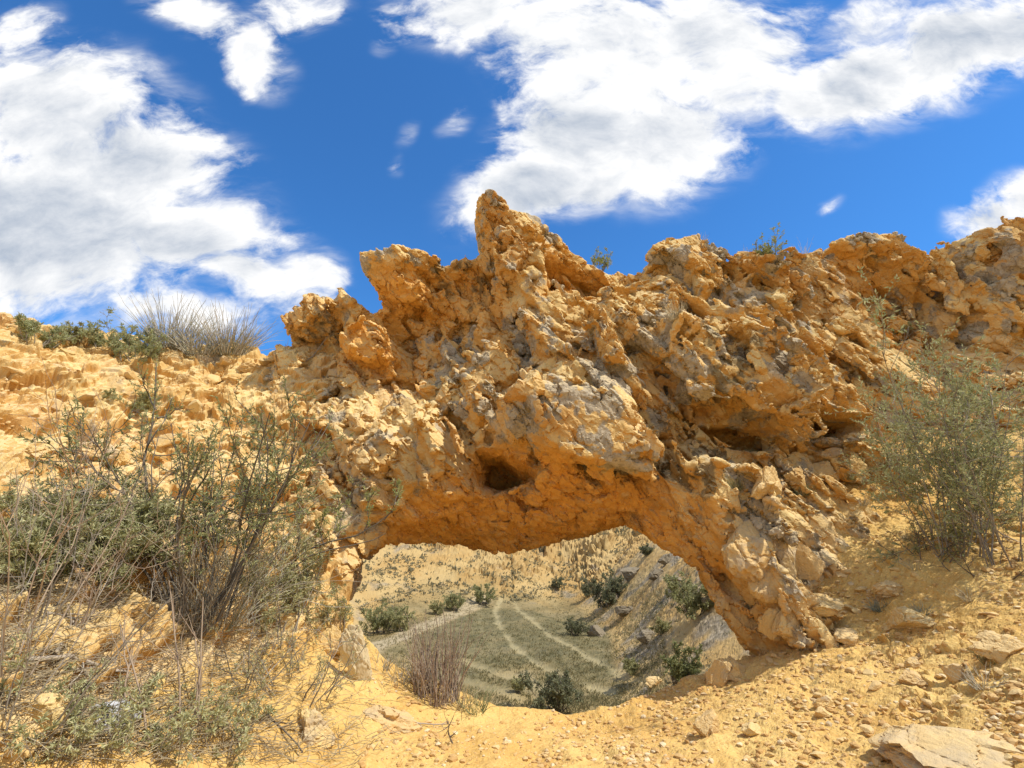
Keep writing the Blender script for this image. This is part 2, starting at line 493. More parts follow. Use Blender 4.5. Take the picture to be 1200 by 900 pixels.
# ------------------------------------------------------------------ the rock arch and the cliff
WALLC = [(350, 385, 7.45), (370, 365, 7.4), (400, 355, 7.5), (340, 410, 7.3),(430, 310, 6.6), (470, 300, 6.6), (520, 305, 6.9), (560, 300, 7.0), (440, 350, 6.85), (500, 350, 7.05), (560, 340, 7.25), (540, 390, 7.3), (480, 400, 7.25), (420, 400, 7.1), (480, 440, 7.1), (540, 440, 6.9), (400, 430, 7.1), (370, 400, 7.4),
         (575, 240, 6.6), (600, 262, 6.7), (640, 275, 6.9), (590, 290, 6.75), (605, 330, 6.6), (650, 300, 7.0), (640, 370, 6.45), (600, 400, 6.55), (690, 330, 7.15), (720, 320, 7.3), (745, 330, 7.6), (700, 400, 6.35), (690, 450, 5.95),
         (640, 440, 6.1), (590, 460, 6.25), (550, 490, 6.2), (700, 500, 5.6), (650, 515, 5.55), (600, 490, 5.75), (740, 530, 5.6), (745, 480, 5.95), (750, 420, 6.5), (780, 370, 7.0),
         (600, 525, 5.95), (650, 555, 5.85), (700, 570, 5.85), (750, 575, 5.8), (550, 530, 6.05), (520, 560, 6.0), (600, 580, 6.25), (650, 600, 6.35), (700, 605, 6.3), (550, 600, 6.35), (500, 610, 6.3), (470, 600, 6.1), (600, 640, 7.0), (540, 632, 6.9), (480, 630, 6.5), (660, 625, 6.8),
         (720, 612, 6.5), (770, 630, 6.1), (480, 520, 5.95), (430, 500, 6.2), (430, 560, 5.8), (450, 590, 5.75), (400, 560, 5.9), (370, 500, 6.5), (340, 450, 7.15), (420, 620, 5.75), (400, 650, 5.6), (390, 700, 5.4), (430, 650, 5.8), (420, 690, 5.65), (320, 500, 6.85), (320, 600, 6.2),
         (780, 560, 5.85), (815, 560, 5.75), (830, 600, 5.75), (800, 620, 5.9), (850, 640, 5.7), (820, 655, 5.9), (860, 680, 5.85), (845, 700, 5.8), (890, 680, 5.5), (885, 720, 5.65), (865, 745, 5.75), (920, 730, 5.4), (890, 758, 5.75), (940, 690, 5.55), (930, 640, 5.95), (880, 600, 6.1),
         (850, 560, 6.1), (790, 540, 6.2), (780, 500, 6.5), (830, 515, 6.7), (880, 520, 6.75), (930, 530, 6.9), (790, 450, 6.3), (850, 450, 6.15), (910, 470, 6.3), (850, 400, 6.5), (930, 430, 6.6), (960, 470, 6.8), (1000, 500, 7.0),
         (800, 330, 7.5), (800, 290, 7.8), (860, 310, 7.8), (900, 310, 7.9), (840, 360, 7.1), (920, 370, 7.2), (960, 330, 7.55), (1000, 390, 7.35), (1000, 440, 7.05), (1050, 380, 7.5), (1040, 300, 7.75), (1050, 270, 7.8), (980, 285, 7.8), (1085, 340, 7.8), (1080, 430, 7.2), (1100, 400, 7.5),
         (1150, 280, 7.5), (1150, 320, 7.4), (1180, 350, 7.3), (1150, 380, 7.3), (1200, 280, 7.6), (1200, 400, 7.0), (1150, 430, 7.0), (1120, 480, 7.0), (1200, 480, 6.6), (1260, 330, 7.4), (1260, 450, 6.5), (1060, 520, 6.9), (1150, 560, 6.5)]
_wp = np.array([at(u, v, d) for u, v, d in WALLC])
_wall = RBF(_wp[:, [0, 2]], _wp[:, 1], 0.12)

def px_wall(pts, it=9):
    """photo pixels -> (x, z) on the undressed wall"""
    pts = np.asarray(pts, float)
    a, b = ray(pts[:, 0], pts[:, 1])
    d = np.full(len(pts), 6.5)
    for _ in range(it):
        d = .5 * d + .5 * np.clip(_wall(np.stack([a * d, EYE + b * d], -1)), 5.2, 8.6)
    return np.stack([a * d, EYE + b * d], -1)

OUT = [(340, 810), (300, 700), (290, 560), (305, 450), (318, 410), (338, 397), (340, 373), (355, 362), (366, 350), (385, 345), (402, 336), (422, 346), (437, 352), (440, 340), (432, 318),
       (425, 300), (426, 293), (445, 293), (462, 287), (485, 290), (500, 294), (508, 298), (522, 297), (535, 293), (545, 287), (556, 285), (563, 284), (566, 272), (560, 262), (557, 250), (562, 238), (573, 228), (583, 230), (592, 240), (601, 252), (610, 253), (618, 249), (630, 254), (640, 262), (652, 268), (664, 276), (672, 288), (682, 296), (700, 304), (712, 312), (722, 308), (733, 313), (742, 320), (750, 312), (757, 297), (765, 290), (775, 282), (790, 286), (800, 282), (815, 281), (830, 284), (840, 293), (850, 299), (870, 296), (885, 300), (900, 298), (915, 300), (935, 296), (952, 293), (965, 285), (980, 276), (1000, 272), (1018, 272), (1035, 266), (1055, 263), (1065, 270), (1075, 278), (1090, 284), (1098, 288), (1110, 280), (1130, 273), (1150, 272), (1165, 277), (1180, 274), (1200, 265), (1250, 255), (1330, 262),
       (1400, 300), (1400, 640), (1200, 700), (1050, 720), (990, 780), (950, 815), (900, 800), (885, 772),
       (872, 762), (852, 738), (830, 703), (822, 668), (800, 655), (775, 640), (750, 622), (722, 614), (700, 617), (680, 626), (650, 632), (620, 640), (590, 645), (560, 643), (540, 636), (500, 632), (470, 632), (452, 640), (436, 655), (416, 690), (402, 720), (392, 750), (392, 790)]
# (pixels, how far it stands out in metres, softness of its edge)
BUMPS = [
    ([(336, 368), (362, 350), (388, 346), (392, 380), (372, 392), (345, 396)], .22, .06),
    ([(396, 338), (424, 344), (420, 364), (398, 374)], .14, .05),
    ([(424, 293), (462, 286), (510, 295), (524, 312), (500, 323), (470, 319), (432, 327)], .16, .07),
    ([(418, 412), (440, 392), (455, 400), (475, 412), (470, 430), (440, 434), (422, 427)], .34, .08),
    ([(465, 330), (500, 335), (495, 365), (470, 372)], .10, .06),
    ([(570, 290), (605, 288), (628, 330), (642, 358), (690, 382), (722, 440), (748, 480), (758, 532), (700, 537), (645, 512), (612, 472), (640, 428), (618, 390), (588, 340)], .20, .09),
    ([(557, 240), (573, 226), (602, 250), (642, 262), (628, 284), (600, 292), (568, 287)], .20, .08),
    ([(628, 300), (655, 310), (690, 326), (722, 338), (706, 352), (664, 348), (642, 352)], -.38, .08),
    ([(520, 405), (575, 395), (600, 440), (640, 470), (600, 480), (560, 465), (530, 440)], .14, .08),
    ([(556, 470), (600, 455), (620, 500), (590, 510), (560, 495)], .10, .06),
    ([(560, 534), (588, 530), (610, 548), (626, 562), (602, 574), (580, 577), (563, 566)], -.75, .06),
    ([(495, 505), (530, 500), (552, 545), (550, 580), (520, 588), (500, 560)], .13, .07),
    ([(445, 595), (475, 560), (500, 585), (520, 600), (490, 612), (460, 620)], .12, .07),
    ([(808, 504), (860, 498), (892, 508), (907, 528), (880, 536), (830, 527)], -.55, .06),
    ([(938, 482), (992, 496), (985, 516), (940, 520)], -.35, .06),
    ([(765, 398), (852, 398), (908, 430), (928, 470), (892, 500), (830, 500), (788, 474)], .24, .09),
    ([(890, 500), (915, 498), (922, 520), (895, 527)], .28, .05),
    ([(800, 545), (850, 556), (872, 600), (884, 640), (918, 690), (945, 745), (900, 745), (872, 690), (842, 640), (814, 590)], .20, .06),
    ([(860, 590), (890, 600), (905, 650), (885, 665), (868, 630)], .10, .05),
    ([(596, 470), (700, 478), (752, 530), (748, 552), (690, 547), (640, 527), (598, 500)], .14, .07),
    ([(960, 286), (1040, 296), (1092, 350), (1116, 402), (1088, 442), (1036, 402), (1000, 352), (956, 318)], -.36, .07),
    ([(930, 300), (958, 292), (1000, 352), (1036, 404), (1060, 440), (1030, 440), (975, 380)], .14, .06),
    ([(1096, 286), (1114, 284), (1122, 330), (1138, 346), (1120, 350), (1102, 320)], -.6, .06),
    ([(1112, 280), (1150, 271), (1184, 300), (1194, 326), (1165, 342), (1138, 340), (1116, 315)], .38, .10),
    ([(1132, 346), (1210, 330), (1210, 392), (1150, 396)], .25, .07),
    ([(1180, 272), (1240, 256), (1260, 320), (1200, 326)], .2, .08),
    ([(752, 305), (800, 280), (846, 294), (850, 340), (800, 352), (758, 340)], .2, .07),
    ([(850, 300), (905, 298), (912, 330), (870, 335)], .15, .06),
    ([(860, 330), (920, 320), (935, 352), (880, 362)], .14, .05),
    ([(700, 352), (760, 350), (800, 400), (770, 430), (735, 410)], .16, .06),
    ([(645, 392), (690, 400), (706, 430), (700, 446), (664, 432)], -.22, .06),
]
LAY_D = np.array([0.58, 0.05, -0.81]); LAY_D /= np.linalg.norm(LAY_D)
LAY_N = np.array([0.78, -0.30, 0.55]); LAY_N -= LAY_D * (LAY_N @ LAY_D); LAY_N /= np.linalg.norm(LAY_N)
LAY_C = np.cross(LAY_D, LAY_N)

def sm_max(a, b, k):
    h = np.clip(.5 + .5 * (a - b) / k, 0, 1)
    return b * (1 - h) + a * h + k * h * (1 - h)

def build_rock(mats):
    h = 0.025
    org = np.array([-4.0, 5.0, -0.9]); nx, ny, nz = 560, 206, 318
    gx = org[0] + h * np.arange(nx); gy = org[1] + h * np.arange(ny); gz = org[2] + h * np.arange(nz)
    XZ = np.stack(np.meshgrid(gx, gz, indexing='ij'), -1)
    Fd = np.clip(_wall(XZ), 5.2, 9.0)
    pq = np.concatenate([XZ.reshape(-1, 2), np.zeros((nx * nz, 1))], 1)
    wv = np.stack([fbm(pq * 2.2 + 3, 3), fbm(pq * 2.2 + 51, 3)], 1).reshape(nx, nz, 2)
    XZw = XZ + .07 * wv
    for poly, hh, w in BUMPS:
        d = poly_sdf(px_wall(poly), XZw)
        Fd -= 1.25 * hh * sstep(w, -w, d)
    lay = (XZ[..., 0] * LAY_N[0] + XZ[..., 1] * LAY_N[2]); alo = (XZ[..., 0] * LAY_D[0] + XZ[..., 1] * LAY_D[2])
    q = np.stack([lay * 2.1, alo * .55, 0 * lay], -1).reshape(-1, 3)
    rid = fbm(q + .25 * np.concatenate([wv.reshape(-1, 2), 0 * q[:, :1]], 1), 3, .55, True).reshape(nx, nz)
    soft = poly_sdf(px_wall([(450, 640), (470, 590), (540, 540), (600, 525), (700, 555), (770, 570), (800, 640), (700, 625), (600, 655)]), XZ)
    Fd -= .17 * (rid - .15) * sstep(-.12, .15, soft)
    dz = np.zeros_like(XZ); dz[..., 1] = .12 * sstep(2.3, 3.3, XZ[..., 1])
    S = poly_sdf(px_wall(OUT), XZ + dz + .03 * np.stack([fbm(pq * 5 + 7, 3), fbm(pq * 5 + 77, 3)], 1).reshape(nx, nz, 2))
    S = S + .03 * sstep(2.0, 2.8, XZ[..., 1])
    gF = np.gradient(Fd, h)
    slope = np.sqrt(1 + np.minimum(gF[0] ** 2 + gF[1] ** 2, 9))
    thick = np.interp(XZ[..., 0], [-4, -2, 0, 2, 3, 4, 10], [1.6, 1.1, 1.0, .9, 1.0, 1.8, 2.2])
    kx = .36 * sstep(.4, 1.3, XZ[..., 0]) * sstep(3.4, 2.6, XZ[..., 0]) - .28 * sstep(-1.0, -1.5, XZ[..., 0]) * sstep(-2.6, -2.0, XZ[..., 0])
    kx = kx * sstep(2.2, 1.5, XZ[..., 1])          # the mouth of the arch opens out towards the valley
    phi = np.empty((nx, ny, nz), f32)
    def slab(a):
        b = min(a + 40, nx)
        F_, g = Fd[a:b, None, :], gy[None, :, None]
        xe = XZ[a:b, None, :, 0] - kx[a:b, None, :] * np.maximum(g - F_, 0)
        fi = np.clip((xe - org[0]) / h, 0, nx - 1.001); i0 = fi.astype(np.int32); ft = (fi - i0).astype(f32)
        kk = np.broadcast_to(np.arange(nz)[None, None], i0.shape)
        S3 = S[i0, kk] * (1 - ft) + S[i0 + 1, kk] * ft
        fr = (F_ - g) / slope[a:b, None, :]
        phi[a:b] = np.maximum(sm_max(fr, S3, .07), g - (Fd + thick)[a:b, None, :])
    list(POOL.map(slab, range(0, nx, 40)))
    # ---- masks in the wall plane
    def pm(poly, w):
        return sstep(w, -w, poly_sdf(px_wall(poly), XZ))
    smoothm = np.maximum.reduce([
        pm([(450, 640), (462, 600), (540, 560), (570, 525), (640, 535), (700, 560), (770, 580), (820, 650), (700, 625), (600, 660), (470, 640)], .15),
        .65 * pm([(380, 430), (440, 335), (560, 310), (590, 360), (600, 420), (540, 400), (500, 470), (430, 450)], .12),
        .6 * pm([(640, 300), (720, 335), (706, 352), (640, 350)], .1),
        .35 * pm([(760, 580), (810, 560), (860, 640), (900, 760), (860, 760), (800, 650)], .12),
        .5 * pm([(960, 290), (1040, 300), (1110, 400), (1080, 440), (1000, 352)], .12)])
    rubm = pm([(300, 700), (300, 420), (380, 420), (480, 480), (520, 560), (450, 600), (400, 720)], .25)
    crust = np.maximum.reduce([
        pm([(424, 288), (462, 282), (515, 292), (520, 314), (500, 322), (470, 318), (432, 330)], .05),
        pm([(600, 470), (640, 440), (700, 470), (752, 530), (748, 548), (690, 545), (640, 525), (600, 505)], .12),
        .85 * pm([(555, 230), (580, 226), (640, 258), (700, 300), (640, 290), (600, 270), (565, 282)], .07),
        .85 * pm([(590, 380), (640, 380), (700, 400), (750, 480), (720, 480), (660, 430), (620, 440)], .15),
        .8 * pm([(730, 400), (780, 350), (830, 420), (800, 500), (760, 480)], .2),
        .8 * pm([(835, 395), (880, 400), (935, 440), (910, 470), (860, 430)], .1),
        .9 * pm([(810, 545), (850, 550), (880, 600), (930, 650), (960, 700), (900, 690), (870, 640), (850, 610), (820, 580)], .08),
        .55 * pm([(480, 395), (560, 385), (610, 470), (560, 500), (520, 470)], .15),
        .6 * pm([(750, 290), (850, 280), (850, 350), (760, 345)], .15),
        .6 * pm([(960, 280), (1060, 260), (1090, 290), (1000, 290)], .08),
        .6 * pm([(1110, 275), (1210, 260), (1210, 400), (1140, 390)], .15),
        .5 * pm([(850, 340), (930, 320), (960, 380), (900, 400)], .15)])
    stain = np.maximum.reduce([
        pm([(760, 540), (810, 515), (850, 540), (830, 560), (815, 590), (785, 580)], .1),
        .9 * pm([(800, 400), (860, 405), (880, 440), (830, 490), (805, 470)], .12),
        .7 * pm([(500, 300), (560, 290), (575, 330), (560, 400), (520, 380)], .15),
        .6 * pm([(510, 420), (555, 420), (545, 480), (500, 480)], .1),
        .6 * pm([(340, 395), (400, 360), (440, 345), (400, 400), (350, 425)], .1)])
    core = sstep(.0, .3, -S)
    cm = sstep(2.9, 3.7, XZ[..., 0] + .5 * sstep(2.5, 4.5, XZ[..., 1])) * sstep(2.0, 3.0, XZ[..., 1])
    rg = sstep(-.4, .25, fbm(pq * 1.1 + 71, 3)).reshape(nx, nz); rh = sstep(-.35, .25, fbm(pq * 1.7 + 171, 3)).reshape(nx, nz)
    A1 = (.3 + .7 * core) * ((1 - smoothm) * (.6 + .4 * rg) * (1 - .35 * rubm) + smoothm * .42)
    A2 = (.4 + .6 * core) * ((1 - smoothm) * (.45 + .55 * rh) + smoothm * .75)
    calm = np.maximum.reduce([pm([(415, 280), (520, 285), (560, 280), (560, 310), (500, 330), (430, 340)], .1), pm([(550, 220), (600, 225), (700, 300), (640, 300), (560, 292)], .1),
                              1.25 * pm([(750, 590), (830, 550), (940, 690), (910, 790), (840, 745), (790, 660)], .12), .6 * pm([(330, 330), (440, 330), (430, 370), (340, 405)], .1)])
    A1 = A1 * (1 - .6 * calm); A2 = A2 * (1 - .3 * calm)
    # ---- break the rock into jointed blocks, in the solid itself
    BAS = np.array([LAY_N, LAY_D, LAY_C], f32)
    J = unit_rows(np.array([LAY_N, (-.1, -.97, .2), (-.72, -.62, -.30), (.45, -.5, .74), (.1, -.72, -.68), (-.55, -.55, .62)])).astype(f32)
    CELL = np.zeros(phi.shape, np.uint8); CELL2 = np.zeros(phi.shape, np.uint8)
    fl = phi.reshape(-1)
    def look(p):
        i = np.clip(((p - org) / h + .5).astype(np.int32), 1, np.array([nx, ny, nz]) - 2)
        k = (i[:, 0] * ny + i[:, 1]) * nz + i[:, 2]
        g = np.stack([fl[k + ny * nz] - fl[k - ny * nz], fl[k + nz] - fl[k - nz], fl[k + 1] - fl[k - 1]], 1)
        corr = np.einsum('ij,ij->i', p - (org + h * i), g / (2 * h))
        return fl[k] + corr, unit_rows(g)
    def fracture(scale, lim, amp, seed, pick, jit, crack, store, alt=None, off=.4):
        band = np.abs(phi) < lim * 1.15
        band[:2] = band[-2:] = False; band[:, :2] = band[:, -2:] = False; band[:, :, :2] = band[:, :, -2:] = False
        I = np.argwhere(band)
        keep = (org[1] + h * I[:, 1]) < (Fd + .75 * thick)[I[:, 0], I[:, 2]]
        I = I[keep].astype(np.int32)
        def one(I):
            p = (org + h * I).astype(f32)
            w = np.stack([_perlin(p * f32(2.1)), _perlin(p * f32(2.1) + f32(9)), _perlin(p * f32(2.1) + f32(23))], 1) * f32(.022)
            sc = np.asarray(scale, f32)
            if alt is not None:
                big = cm[I[:, 0], I[:, 2]] > .5
                sc = np.where(big[:, None], np.asarray(alt, f32), sc)
            F1, F2, hh, d = _worley(((p + w) @ BAS.T) * sc + f32(seed * 13.7))
            c = p - (d / sc) @ BAS
            pc, Nc = look(c)
            score = (Nc @ J.T).astype(f32)
            for k in range(len(J)):
                score[:, k] += pick * RV[(hh * 3 + 41 * k + seed) & 255]
            n = unit_rows(J[np.argmax(score, 1)] + jit * GR[(hh * 5 + 17 + seed) & 255])
            pl = np.einsum('ij,ij->i', p - c, n) + np.clip(pc, -lim, lim) * off
            a = amp[I[:, 0], I[:, 2]].astype(f32)
            k = (I[:, 0] * ny + I[:, 1]) * nz + I[:, 2]
            b = fl[k]
            r = b + a * np.clip(pl - b, -lim, lim)
            r += crack * np.minimum(a, 1) * np.exp(-((F2 - F1) / .042) ** 2)
            return k, r, (hh & 255).astype(np.uint8)
        res = list(POOL.map(one, [I[i:i + 60000] for i in range(0, len(I), 60000)]))
        for k, r, hh in res:
            fl[k] = r; store.reshape(-1)[k] = hh
    fracture((1.7, .8, 1.15), .18, A1, 1, .26, .06, .045, CELL, (1.1, .55, .8), .34)
    fracture((5.0, 2.3, 3.4), .075, A2, 2, .36, .10, .036, CELL2, None, .4)
    phi[0] = phi[-1] = 1; phi[:, :, 0] = phi[:, :, -1] = 1; phi[:, 0] = phi[:, -1] = 1
    V, Fq = surface_nets(phi, org, h)
    E, _ = qedges(Fq)                                  # drop crumbs that hang in the air
    lab = np.arange(len(V))
    for _ in range(400):
        m = np.minimum(lab[E[:, 0]], lab[E[:, 1]]); l0 = lab.copy()
        np.minimum.at(lab, E[:, 0], m); np.minimum.at(lab, E[:, 1], m)
        lab = lab[lab]
        if (lab == l0).all(): break
    big_ = np.bincount(lab, minlength=len(V))[lab] > 4000
    V, Fq = take(V, Fq, big_[Fq[:, 0]], {})[:2]
    c = V[Fq].mean(1)
    coarse = (V.copy(), Fq.copy())
    keep = c[:, 2] > G(c[:, 0], c[:, 1]) - .3
    keep |= c[:, 1] > wall_y(c[:, 0])
    V, Fq = take(V, Fq, keep, {})[:2]
    E, _ = qedges(Fq)
    V = smooth(V, E, .15)
    N = vnormals(V, Fq)
    V, Fq = subdivide(V, Fq)
    E, _ = qedges(Fq)
    V = smooth(V, E, .3)
    N = vnormals(V, Fq)
    print('rock verts', len(V), 'quads', len(Fq))
    ix = np.clip(((V[:, 0] - org[0]) / h + .5).astype(int), 0, nx - 1); iz = np.clip(((V[:, 2] - org[2]) / h + .5).astype(int), 0, nz - 1)
    iy = np.clip(((V[:, 1] - org[1]) / h + .5).astype(int), 0, ny - 1)
    at2 = lambda m: m[ix, iz]
    smoothm, rubm, crust, stain = at2(smoothm), at2(rubm), at2(crust), at2(stain)
    rough = 1 - smoothm
    ha = CELL[ix, iy, iz].astype(int); hb = CELL2[ix, iy, iz].astype(int)
    # ---- finer relief on the faces
    JN = J
    j3, n3, h3 = jointed(V, N, BAS, (13, 6, 9), JN, .028, 3, .6)
    a3 = rough * (.25 + .75 * sstep(-.15, .3, fbm(V * 2.3 + 11, 3))) + smoothm * .6
    d = j3 * a3 + .008 * fbm(V * 14, 4) + .0035 * fbm(V * 45, 2) + smoothm * .035 * fbm(V * 4 + 8, 5, .6)
    d += crust * (.012 * fbm(V * 9 + 90, 3, .6, True)) + rubm * .02 * fbm(V * 7 + 3, 3)
    V = V + N * d[:, None]
    fb = RV[hb]
    # crust grows on what faces the weather: outer ledges, broken up by noise
    cn = fbm(V * 2.6 + 12, 4)
    cr = crust * sstep(-.22, .3, cn + .2 * fb) + .5 * sstep(.02, .4, cn + .1) * rough
    cr = np.clip(cr, 0, 1)
    stn = stain * sstep(-.35, .3, fbm(V * 4 + 4, 4))
    tint = fbm(V * .9 + 15, 3) * .7 + .35 * RV[ha] * rough + .25 * RV[hb] * rough
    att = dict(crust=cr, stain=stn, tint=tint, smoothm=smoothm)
    # ---- which thing and which part each face belongs to
    fc_ = V[Fq].mean(1)[:, [0, 2]]
    cliff = poly_sdf(px_wall([(745, 250), (742, 330), (765, 395), (790, 470), (800, 520), (850, 548), (880, 580), (960, 660), (1000, 900), (1500, 900), (1500, 200), (745, 200)]), fc_) < 0
    reg = np.where(cliff, 10, 0)
    def setr(k, poly, base):
        reg[(poly_sdf(px_wall(poly), fc_) < 0) & (reg == base)] = k
    setr(1, [(540, 180), (720, 220), (705, 318), (640, 296), (600, 296), (556, 288)], 0)
    setr(2, [(400, 250), (550, 250), (556, 292), (522, 312), (500, 324), (470, 320), (430, 332), (415, 310)], 0)
    setr(5, [(330, 330), (430, 330), (436, 352), (400, 380), (372, 398), (330, 402)], 0)
    setr(3, [(800, 545), (850, 548), (880, 580), (1000, 700), (1000, 860), (850, 860), (835, 700), (800, 600)], 0)
    setr(4, [(280, 430), (380, 425), (470, 480), (490, 560), (455, 610), (400, 760), (380, 900), (250, 900)], 0)
    setr(11, [(958, 288), (1040, 292), (1094, 345), (1116, 402), (1088, 442), (1036, 402), (1000, 352), (954, 318)], 10)
    setr(12, [(1110, 240), (1170, 240), (1188, 298), (1196, 326), (1165, 343), (1138, 342), (1114, 315)], 10)
    root = empty('rock_arch', (0.3, 6.2, 0), 'natural ochre rock arch spanning the dirt saddle with a pointed crag on top', 'rock arch')
    cl = empty('rock_cliff', (5.5, 7.5, 2), 'craggy layered orange cliff rising right of the arch behind the large shrub', 'cliff')
    parts = {0: ('span', root), 1: ('crag', root), 2: ('ledge', root), 3: ('arch_leg', root), 4: ('abutment', root), 5: ('perched_block', root), 10: ('rock_face', cl), 11: ('slab', cl), 12: ('capstone', cl)}
    for k, (nm, pr) in parts.items():
        a, f, t = take(V, Fq, reg == k, att)
        if len(f):
            l = np.array(pr.location)
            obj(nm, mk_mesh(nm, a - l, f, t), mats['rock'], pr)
    cb = BVHTree.FromPolygons([tuple(p) for p in coarse[0]], [tuple(int(i) for i in f) for f in coarse[1]])
    return cb
# ------------------------------------------------------------------ node helpers and materials
class NT:
    def __init__(s, tree):
        s.t = tree; s.n = tree.nodes; s.l = tree.links
    def new(s, typ, **kw):
        n = s.n.new(typ)
        for k, v in kw.items():
            setattr(n, k, v)
        return n
    def put(s, sock, v):
        if hasattr(v, 'is_linked') or isinstance(v, bpy.types.NodeSocket):
            s.l.new(v, sock)
        elif v is not None:
            sock.default_value = v
    def math(s, op, a, b=None, c=None, clamp=False):
        n = s.new('ShaderNodeMath', operation=op, use_clamp=clamp)
        for i, v in enumerate((a, b, c)):
            if v is not None: s.put(n.inputs[i], v)
        return n.outputs[0]
    def vmath(s, op, a, b=None, scale=None):
        n = s.new('ShaderNodeVectorMath', operation=op)
        s.put(n.inputs[0], a)
        if b is not None: s.put(n.inputs[1], b)
        if scale is not None: s.put(n.inputs['Scale'], scale)
        return n.outputs['Value'] if op in ('LENGTH', 'DOT_PRODUCT') else n.outputs[0]
    def noise(s, vec, scale, detail=4, rough=.55, dist=0, col=False):
        n = s.new('ShaderNodeTexNoise')
        s.put(n.inputs['Vector'], vec); s.put(n.inputs['Scale'], scale); s.put(n.inputs['Detail'], detail)
        s.put(n.inputs['Roughness'], rough); s.put(n.inputs['Distortion'], dist)
        return n.outputs['Color' if col else 'Fac']
    def voro(s, vec, scale, feat='F1', out='Distance'):
        n = s.new('ShaderNodeTexVoronoi', feature=feat)
        s.put(n.inputs['Vector'], vec); s.put(n.inputs['Scale'], scale)
        return n.outputs[out]
    def mix(s, f, a, b, mode='MIX'):
        n = s.new('ShaderNodeMix', data_type='RGBA', blend_type=mode)
        s.put(n.inputs[0], f); s.put(n.inputs[6], a if not isinstance(a, tuple) else (*a, 1)[:4]); s.put(n.inputs[7], b if not isinstance(b, tuple) else (*b, 1)[:4])
        return n.outputs[2]
    def rng(s, v, a, b, c=0, d=1, smooth=True):
        n = s.new('ShaderNodeMapRange', interpolation_type='SMOOTHSTEP' if smooth else 'LINEAR')
        s.put(n.inputs[0], v); s.put(n.inputs[1], a); s.put(n.inputs[2], b); s.put(n.inputs[3], c); s.put(n.inputs[4], d)
        return n.outputs[0]
    def attr(s, name):
        return s.new('ShaderNodeAttribute', attribute_name=name).outputs['Fac']

def mat_base(name):
    m = bpy.data.materials.new(name); m.use_nodes = True
    t = NT(m.node_tree); t.n.clear()
    out = t.new('ShaderNodeOutputMaterial'); b = t.new('ShaderNodeBsdfPrincipled')
    t.l.new(b.outputs[0], out.inputs[0])
    b.inputs['Roughness'].default_value = .9
    b.inputs['Specular IOR Level'].default_value = .2
    return m, t, b

def bump(t, b, hgt, dist, strength=1.0):
    n = t.new('ShaderNodeBump'); t.put(n.inputs['Height'], hgt)
    n.inputs['Distance'].default_value = dist; n.inputs['Strength'].default_value = strength
    t.l.new(n.outputs[0], b.inputs['Normal'])

